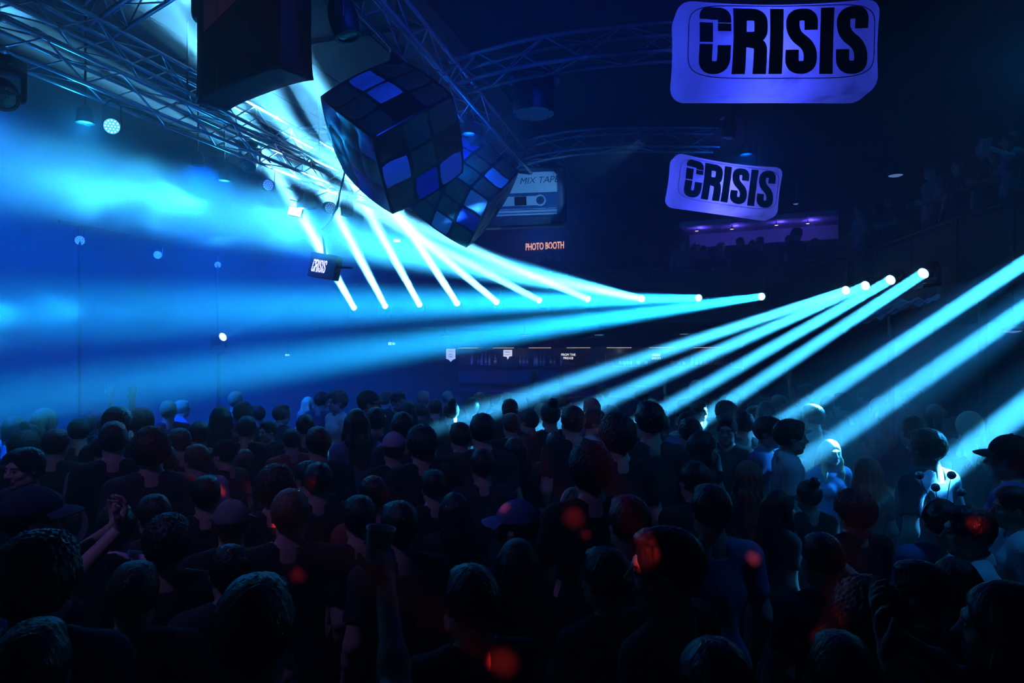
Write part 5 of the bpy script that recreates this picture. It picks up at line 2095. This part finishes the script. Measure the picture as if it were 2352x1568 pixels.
# further rows behind them
rr = random.Random(11)
row = 5.2
while row < 12.6:
    xx = -.80 * row + rr.uniform(0, .4)
    while xx < .74 * row:
        y = row + rr.uniform(-.2, .2)
        x = xx + rr.uniform(-.12, .12)
        xx += rr.uniform(.52, .80) if row > 6.5 else rr.uniform(.75, 1.2)
        if x > 5.1 or (x > 3.4 and y < 6.4) or x < -.62 * y - 1.2:
            continue
        if (x + 11) * 27 - (y + 4) * 6 < 20:
            continue
        if y > min(10.3, 7.0 + 5.0 * (x / y + .75)):
            continue
        if y > 18.85 - .468 * (x + 5.05) - 1.2:
            continue
        if any((x - p['x']) ** 2 + (y - p['y']) ** 2 < .52 ** 2 for p in PEOPLE):
            continue
        fem = rr.random() < .42
        hair = rr.choice(['long', 'bob', 'bun', 'wavy', 'pony'] if fem else ['short', 'crop', 'quiff', 'curly', 'fade', 'side'])
        kw = dict(fem=fem, hair=hair, hcol=rr.choice(['black', 'black', 'brown', 'brown', 'fair', 'blonde']), shirt=rr.choice(['black', 'black', 'charcoal', 'navy', 'grey', 'white', 'blue', 'green']), skin=rr.choice([0, 0, 0, 1, 2]))
        q = rr.random()
        if q < .05:
            kw['pose'] = 'up_one'
        elif q < .06:
            kw['pose'] = 'up_both'
        elif q < .2:
            kw['pose'] = 'bent'
        PEOPLE.append(dict(x=x, y=y, ztop=rr.uniform(1.56, 1.68) if fem else rr.uniform(1.64, 1.83), face=rr.uniform(-.3, .9) if rr.random() < .85 else rr.uniform(2, 4.3), label=None, kw=kw))
    row += rr.uniform(.52, .64)
# labels for those who have none: rows by distance, counted from the stage side
rows = {}
for p in PEOPLE:
    rows.setdefault(int(p['y'] / .75), []).append(p)
rank = {k: i + 1 for i, k in enumerate(sorted(rows))}
for k, ps_ in rows.items():
    ps_.sort(key=lambda p: p['x'] / p['y'])
    for i, p in enumerate(ps_):
        if p['label'] is None:
            kw = p['kw']
            hd = 'with a shaved head' if not kw.get('hair') else 'with %s %s hair' % (HAIRNAME[kw['hair']], COLNAME[kw['hcol']])
            p['label'] = '%s %s, %s from the left in crowd row %s' % ('woman' if kw.get('fem') else 'man', hd, words(i + 1), words(rank[k]))
for p in PEOPLE:
    f = p['face'] if p['face'] is not None else .3
    kw = dict(p['kw'])
    kw.setdefault('skin', 0)
    p['root'], p['s'], p['arms'] = person(p['x'], p['y'], p['ztop'], f, p['label'], group='people in the crowd', **kw)


def by(label):
    return next(p for p in PEOPLE if p['label'].startswith(label))


# shirt collars
def collar(p, m):
    mb = MB()
    for k, (r, z) in enumerate(((.070, 1.462), (.074, 1.505))):
        pass
    pts0 = [(-.02, .072, 1.44), (-.055, .05, 1.475), (-.072, -.015, 1.50), (-.045, -.075, 1.515), (0, -.088, 1.518), (.045, -.075, 1.515), (.072, -.015, 1.50), (.055, .05, 1.475), (.02, .072, 1.44)]
    vs, fs = [], []
    for (x, y, z) in pts0:
        vs += [(x, y, z + .012), (x * 1.12, y * 1.12 - .002, z), (x * 1.36, y * 1.22 - .004, z - .030), (x * 1.02, y * 1.02, z - .028)]
    for i in range(len(pts0) - 1):
        for j in range(4):
            fs.append((i * 4 + j, (i + 1) * 4 + j, (i + 1) * 4 + (j + 1) % 4, i * 4 + (j + 1) % 4))
    mb.add(vs, fs).build('collar', m, p['root'], True)


collar(by('man in an open-collared'), CLOTH['white'])
collar(by('person with dark hair and a white collared'), CLOTH['white'])
collar(by('dark-haired man in a white tee'), CLOTH['white'])
# glasses on the man who wears them
p = by('man in glasses')
g = thing('eyeglasses', 'dark-framed eyeglasses on the man facing the camera', 'glasses', p['root'].matrix_world.copy() if False else T(p['x'], p['y'], 0) @ Matrix.Rotation(p['face'], 4, 'Z') @ Matrix.Diagonal((p['s'],) * 3 + (1,)))
for s in (-1, 1):
    pts = [(s * .032 + .021 * math.cos(a), .118, 1.618 + .016 * math.sin(a)) for a in [2 * PI * k / 14 for k in range(14)]]
    MB().tube(pts, .0025, 5, True).build('rim', M_plastic, g, True)
    MB().tube([(s * .053, .117, 1.62), (s * .082, .08, 1.622), (s * .088, .0, 1.622)], .0022, 5).build('temple', M_plastic, g, True)
MB().tube([(-.011, .119, 1.622), (0, .123, 1.624), (.011, .119, 1.622)], .0022, 5).build('bridge', M_plastic, g, True)
# the raised plastic cup
p = by('nearest dark-haired person raising')
S_, E_, W_, hd_, pn_, cu_, sd2 = p['arms'][0]
Mw = p['root'].matrix_basis
wp = Mw @ (Vector(W_) + Vector(hd_).normalized() * .10 + Vector(pn_).normalized() * .045)
m_cup = mat('clear_plastic_cup', (.82, .87, .92), .25, spec=.8)
cup = thing('plastic_cup', 'clear plastic cup held up above the dark heads', 'cup', T(wp - Vector((0, 0, .03))) @ Matrix.Rotation(R(8), 4, 'Y'))
MB().lathe([(.030, 0), (.031, .004), (.042, .115), (.0455, .118), (.0455, .124), (.040, .122), (.030, .01), (.001, .008)], 24, cap=False).build('cup_wall', m_cup, cup, True)
MB().lathe([(.001, .05), (.0335, .05)], 24, cap=False).build('drink', mat('pale_drink', (.3, .35, .4), .1), cup)
# headband of silver balls on springs
p = by('person wearing a headband')
Mw = p['root'].matrix_basis
hb = thing('bopper_headband', 'headband with silver balls on thin springs', 'headband', Mw @ T(*HEAD_C))
pts = [(.100 * math.cos(a), -.015, .02 + .112 * math.sin(a)) for a in [PI * k / 16 for k in range(17)]]
MB().tube(pts, .006, 6).build('band', M_alu, hb, True)
m_ball = mat('silver_ball', (.75, .8, .85), .15, .3)
for k, (x, y, z) in enumerate(((-.10, .02, .26), (-.03, -.02, .20), (.06, .0, .27), (.12, .02, .17))):
    b = MB().tube([(x * .5, -.015, .02 + .112 * math.sin(math.acos(max(-1, min(1, x * .5 / .1))))), (x * .8, y, z * .75), (x, y, z)], .0025, 5).build('spring', M_alu, hb, True)
    MB().ball((x, y, z), .024, 14, 10).build('ball', m_ball, b, True)
# headband of the woman with red light
p = by('woman with a headband')
tb = thing('hair_band', 'glossy pale hair band on the woman with red light in her hair', 'hair band', p['root'].matrix_basis @ T(*HEAD_C))
pts = [(.098 * math.cos(a), .03, .03 + .104 * math.sin(a)) for a in [PI * k / 16 for k in range(17)]]
MB().tube(pts, .010, 8).build('band', mat('pale_satin', (.7, .6, .65), .3), tb, True)

# ------------------------------------------------------------------ people on the balcony
rr = random.Random(5)
BAL = []
for (px, py, Y, fem, col) in ((1568, 545, 16.6, False, 'grey'), (1598, 548, 17.0, False, 'charcoal'), (1618, 540, 16.9, True, 'black'), (1655, 550, 16.7, False, 'black'), (1700, 540, 16.4, False, 'charcoal'), (1745, 518, 15.9, False, 'black'), (1727, 548, 16.1, True, 'navy'), (1812, 535, 15.6, False, 'black'), (1830, 510, 15.3, False, 'charcoal'), (1872, 518, 15.2, True, 'black'), (1235, 580, 18.0, False, 'black'), (1262, 572, 17.9, False, 'black'), (1283, 577, 17.7, True, 'black')):
    BAL.append((px, py, Y, fem, col, rr.uniform(2.6, 3.6), 'down'))
for (px, py, Y, fem, col, face, pose) in ((1975, 470, 11.3, False, 'grey', 1.6, 'bent'), (2010, 455, 10.9, True, 'black', 1.9, 'down'), (2045, 442, 10.4, False, 'charcoal', 1.4, 'bent'), (2140, 350, 9.0, False, 'grey', 1.5, 'bent'), (2200, 355, 8.7, True, 'navy', 2.0, 'down'), (2262, 320, 8.0, False, 'black', 1.5, 'bent'), (2322, 258, 7.35, True, 'grey', 1.3, 'hold')):
    BAL.append((px, py, Y, fem, col, face, pose))
places = ['at the stage end of the far balcony', 'beside the first on the far balcony', 'third along the far balcony', 'fourth along the far balcony', 'fifth along the far balcony', 'tallest in the middle of the far balcony', 'just below the tallest on the far balcony', 'with raised shoulders on the far balcony', 'under the violet soffit on the far balcony', 'last on the far balcony by the corner', 'first under the warm word sign', 'second under the warm glowing word sign', 'third under the warm glowing word sign',
          'leaning on the side balcony nearest the corner', 'second from the corner on the side balcony', 'third from the corner on the side balcony', 'in a pale cap on the side balcony', 'beside the capped one on the side balcony', 'next to last on the side balcony', 'with hands raised to the face on the side balcony']
for i, (px, py, Y, fem, col, face, pose) in enumerate(BAL):
    zf = 3.12
    Y += .5 * (i % 2)
    if i >= 13:          # on the raised tier, just behind the parapet
        zf = 3.45
        k = (px - 1176) / F
        for _ in range(8):
            xe = 5.5 + (Y - 6) * .0694 if Y < 9.6 else 5.75 + (Y - 9.6) * .1235
            Y = min(13.25, (xe + .92) / k)
    pt = P(px, py, Y)
    zt = min(zf + (1.72 if fem else 1.86), max(zf + 1.55, pt.z))
    kw = dict(cap='green') if i == 16 else {}
    person(pt.x, pt.y, zt, face, 'dark figure %s' % places[i], pose, fem, 0.0, rr.choice(['long', 'bob', 'bun'] if fem else ['short', 'crop', 'quiff', 'curly']), 'black', col, 0, z0=zf, group='people on the balcony', **kw)

# ------------------------------------------------------------------ wash and added fill lights
# added deep blue fill for the haze over the stage on the left
for (x, y, z, tx, ty, tz, e) in ((-5.6, 6.5, 4.9, -7.2, 10, 1.0, 850), (-4.6, 10.0, 4.9, -6.0, 14, 1.0, 850), (-4.0, 13.0, 4.9, -4.5, 17, 1.5, 850)):
    add_light('stage_fill', 'AREA', (x, y, z), e, (.0, .085, 1.0), (tx, ty, tz), shape='DISK', size=.4, spread=R(120))
# added cyan fill under the lower truss, brightens its underside and the haze
for (x, y, z, e) in ((-4.75, 7.6, 4.72, 60), (-4.3, 10.2, 4.72, 60)):
    add_light('truss_fill', 'POINT', (x, y, z), e, (.01, .34, 1.0), shadow_soft_size=.10)
# added blue fill over the far dance floor, stands in for scattered glow
for (x, y, z, e) in ((-.6, 9.5, 5.2, 40), (.6, 13.2, 4.9, 150), (3.6, 10.5, 5.2, 22)):
    add_light('floor_fill', 'POINT', (x, y, z), e, (.0, .10, 1.0), shadow_soft_size=.12)
add_light('balcony_fill', 'POINT', (6.75, 8.6, 5.75), 9, (.0, .30, 1.0), shadow_soft_size=.06)  # added blue fill on the people of the side balcony
# violet wash on the inflatables
add_light('violet_wash', 'SPOT', (2.2, 1.2, 5.7), 2600, (.006, .045, 1.0), (-.9, 7.2, 4.4), spot_size=R(40), spot_blend=.6, shadow_soft_size=.12)


# added lilac and blue fill over the near dance floor from the ceiling
add_light('near_fill', 'SPOT', (-2.6, 1.2, 5.6), 120, (.30, .20, 1.0), (-1.6, 4.4, 1.6), spot_size=R(62), spot_blend=.7, shadow_soft_size=.10)
add_light('near_fill', 'SPOT', (3.4, 2.6, 5.6), 170, (.012, .30, 1.0), (2.3, 4.3, 1.5), spot_size=R(56), spot_blend=.7, shadow_soft_size=.10)


# red dots thrown over the crowd by an effect lamp behind the camera
def gobo(pos, dots, energy, col):
    pos = Vector(pos)
    mid = Vector((0, 0, 0))
    ds = []
    for (px, py, Y, rad) in dots:
        d = (P(px, py, Y) - pos).normalized()
        ds.append((d, (.42 * rad + .008) / (P(px, py, Y) - pos).length))
        mid += d
    mid.normalize()
    o = add_light('red_effect_light', 'SPOT', pos, energy, col, pos + mid, spot_size=R(100), spot_blend=.1, shadow_soft_size=.02)
    ld = o.data
    ld.use_nodes = True
    nt = ld.node_tree
    em = nt.nodes['Emission']
    tc = nt.nodes.new('ShaderNodeTexCoord')
    rot = o.rotation_euler.to_matrix().inverted()
    last = None
    for d, r in ds:
        l = rot @ d
        dp = nt.nodes.new('ShaderNodeVectorMath')
        dp.operation = 'DOT_PRODUCT'
        dp.inputs[1].default_value = l
        nt.links.new(tc.outputs['Normal'], dp.inputs[0])
        mr = nt.nodes.new('ShaderNodeMapRange')
        mr.inputs['From Min'].default_value = math.cos(r * 1.15)
        mr.inputs['From Max'].default_value = math.cos(r * .8)
        nt.links.new(dp.outputs['Value'], mr.inputs['Value'])
        if last is None:
            last = mr.outputs[0]
        else:
            mx = nt.nodes.new('ShaderNodeMath')
            mx.operation = 'MAXIMUM'
            nt.links.new(last, mx.inputs[0])
            nt.links.new(mr.outputs[0], mx.inputs[1])
            last = mx.outputs[0]
    nt.links.new(last, em.inputs['Strength'])
    return o


gobo((-.6, -1.6, 3.4), [(432, 1082, 4.0, .05), (498, 1066, 4.2, .07), (684, 1090, 3.6, .05), (882, 1125, 3.4, .07), (1216, 978, 5.6, .05), (1152, 1158, 3.0, .03), (1312, 1178, 3.1, .08), (1334, 1208, 3.0, .02),
                        (1478, 1250, 2.1, .05), (1490, 1292, 2.1, .05), (1083, 1470, 1.6, .05), (1915, 1402, 1.9, .06), (605, 1275, 2.4, .03), (600, 15, 5.4, .05), (550, 98, 5.4, .04), (1728, 1215, 2.3, .03), (575, 1165, 3.0, .04), (2285, 1145, 2.4, .05)], 2200, (1.0, .045, .035))

# added weak warm fill light that brightens the panel of the dark block
add_light('panel_fill', 'SPOT', (-1.2, 1.5, 5.6), 70, (1.0, .50, .62), (-2.45, 5.75, 5.25), spot_size=R(11), spot_blend=.7, shadow_soft_size=.05)


# made-up housings hung just above the wash and fill lights
ADDED_WASH = [((-5.6, 6.5, 4.9), 'added black wash lamp hung over the stage, nearest the camera'), ((-4.6, 10.0, 4.9), 'added black wash lamp hung over the stage, middle of three'), ((-4.0, 13.0, 4.9), 'added black wash lamp hung over the stage, farthest of three'),
        ((-4.75, 7.6, 4.72), 'added small black wash lamp just under the lower truss near the lit round lamp'), ((-4.3, 10.2, 4.72), 'added small black wash lamp just under the lower truss, farther along'),
        ((-.6, 9.5, 5.2), 'added black wash lamp beside the middle truss behind the nearer cube'), ((.6, 13.2, 4.9), 'added black wash lamp hanging far down the middle of the hall'), ((3.6, 10.5, 5.2), 'added black wash lamp hanging above the far dance floor near the tilted inflatable'),
        ((6.75, 8.6, 5.75), 'added small black wash lamp over the people on the side balcony'), ((2.2, 1.2, 5.7), 'added black spot lamp on the ceiling aimed at the puzzle cubes'), ((-2.6, 1.2, 5.6), 'added black spot lamp on the ceiling over the near crowd at the stage side'), ((3.4, 2.6, 5.6), 'added black spot lamp on the ceiling over the near crowd at the bar side')]
can_m = MB().lathe([(.085, .06), (.092, .07), (.085, .20), (.05, .25), (.015, .26)], 16).mesh('can', M_plastic, True)
rim_m = MB().lathe([(.088, .055), (.098, .058), (.098, .072), (.088, .075)], 16, cap=False).mesh('rim', M_steel, True)
for pos, lab in ADDED_WASH:
    v = Vector(pos)
    bb = v.dot(B)
    top = 5.965 if -2.94 < bb < 5.9 and 2.2 < v.dot(A) < 16.2 else (6.43 if bb < -3.1 and v.dot(A) > 1.3 else H)
    o = thing('added_wash_lamp', lab, 'stage light', T(v), 'added wash lamps')
    link('can', can_m, o)
    link('rim', rim_m, o)
    rod('stem', (0, 0, .25), (0, 0, top - v.z), .012, M_steel, o)
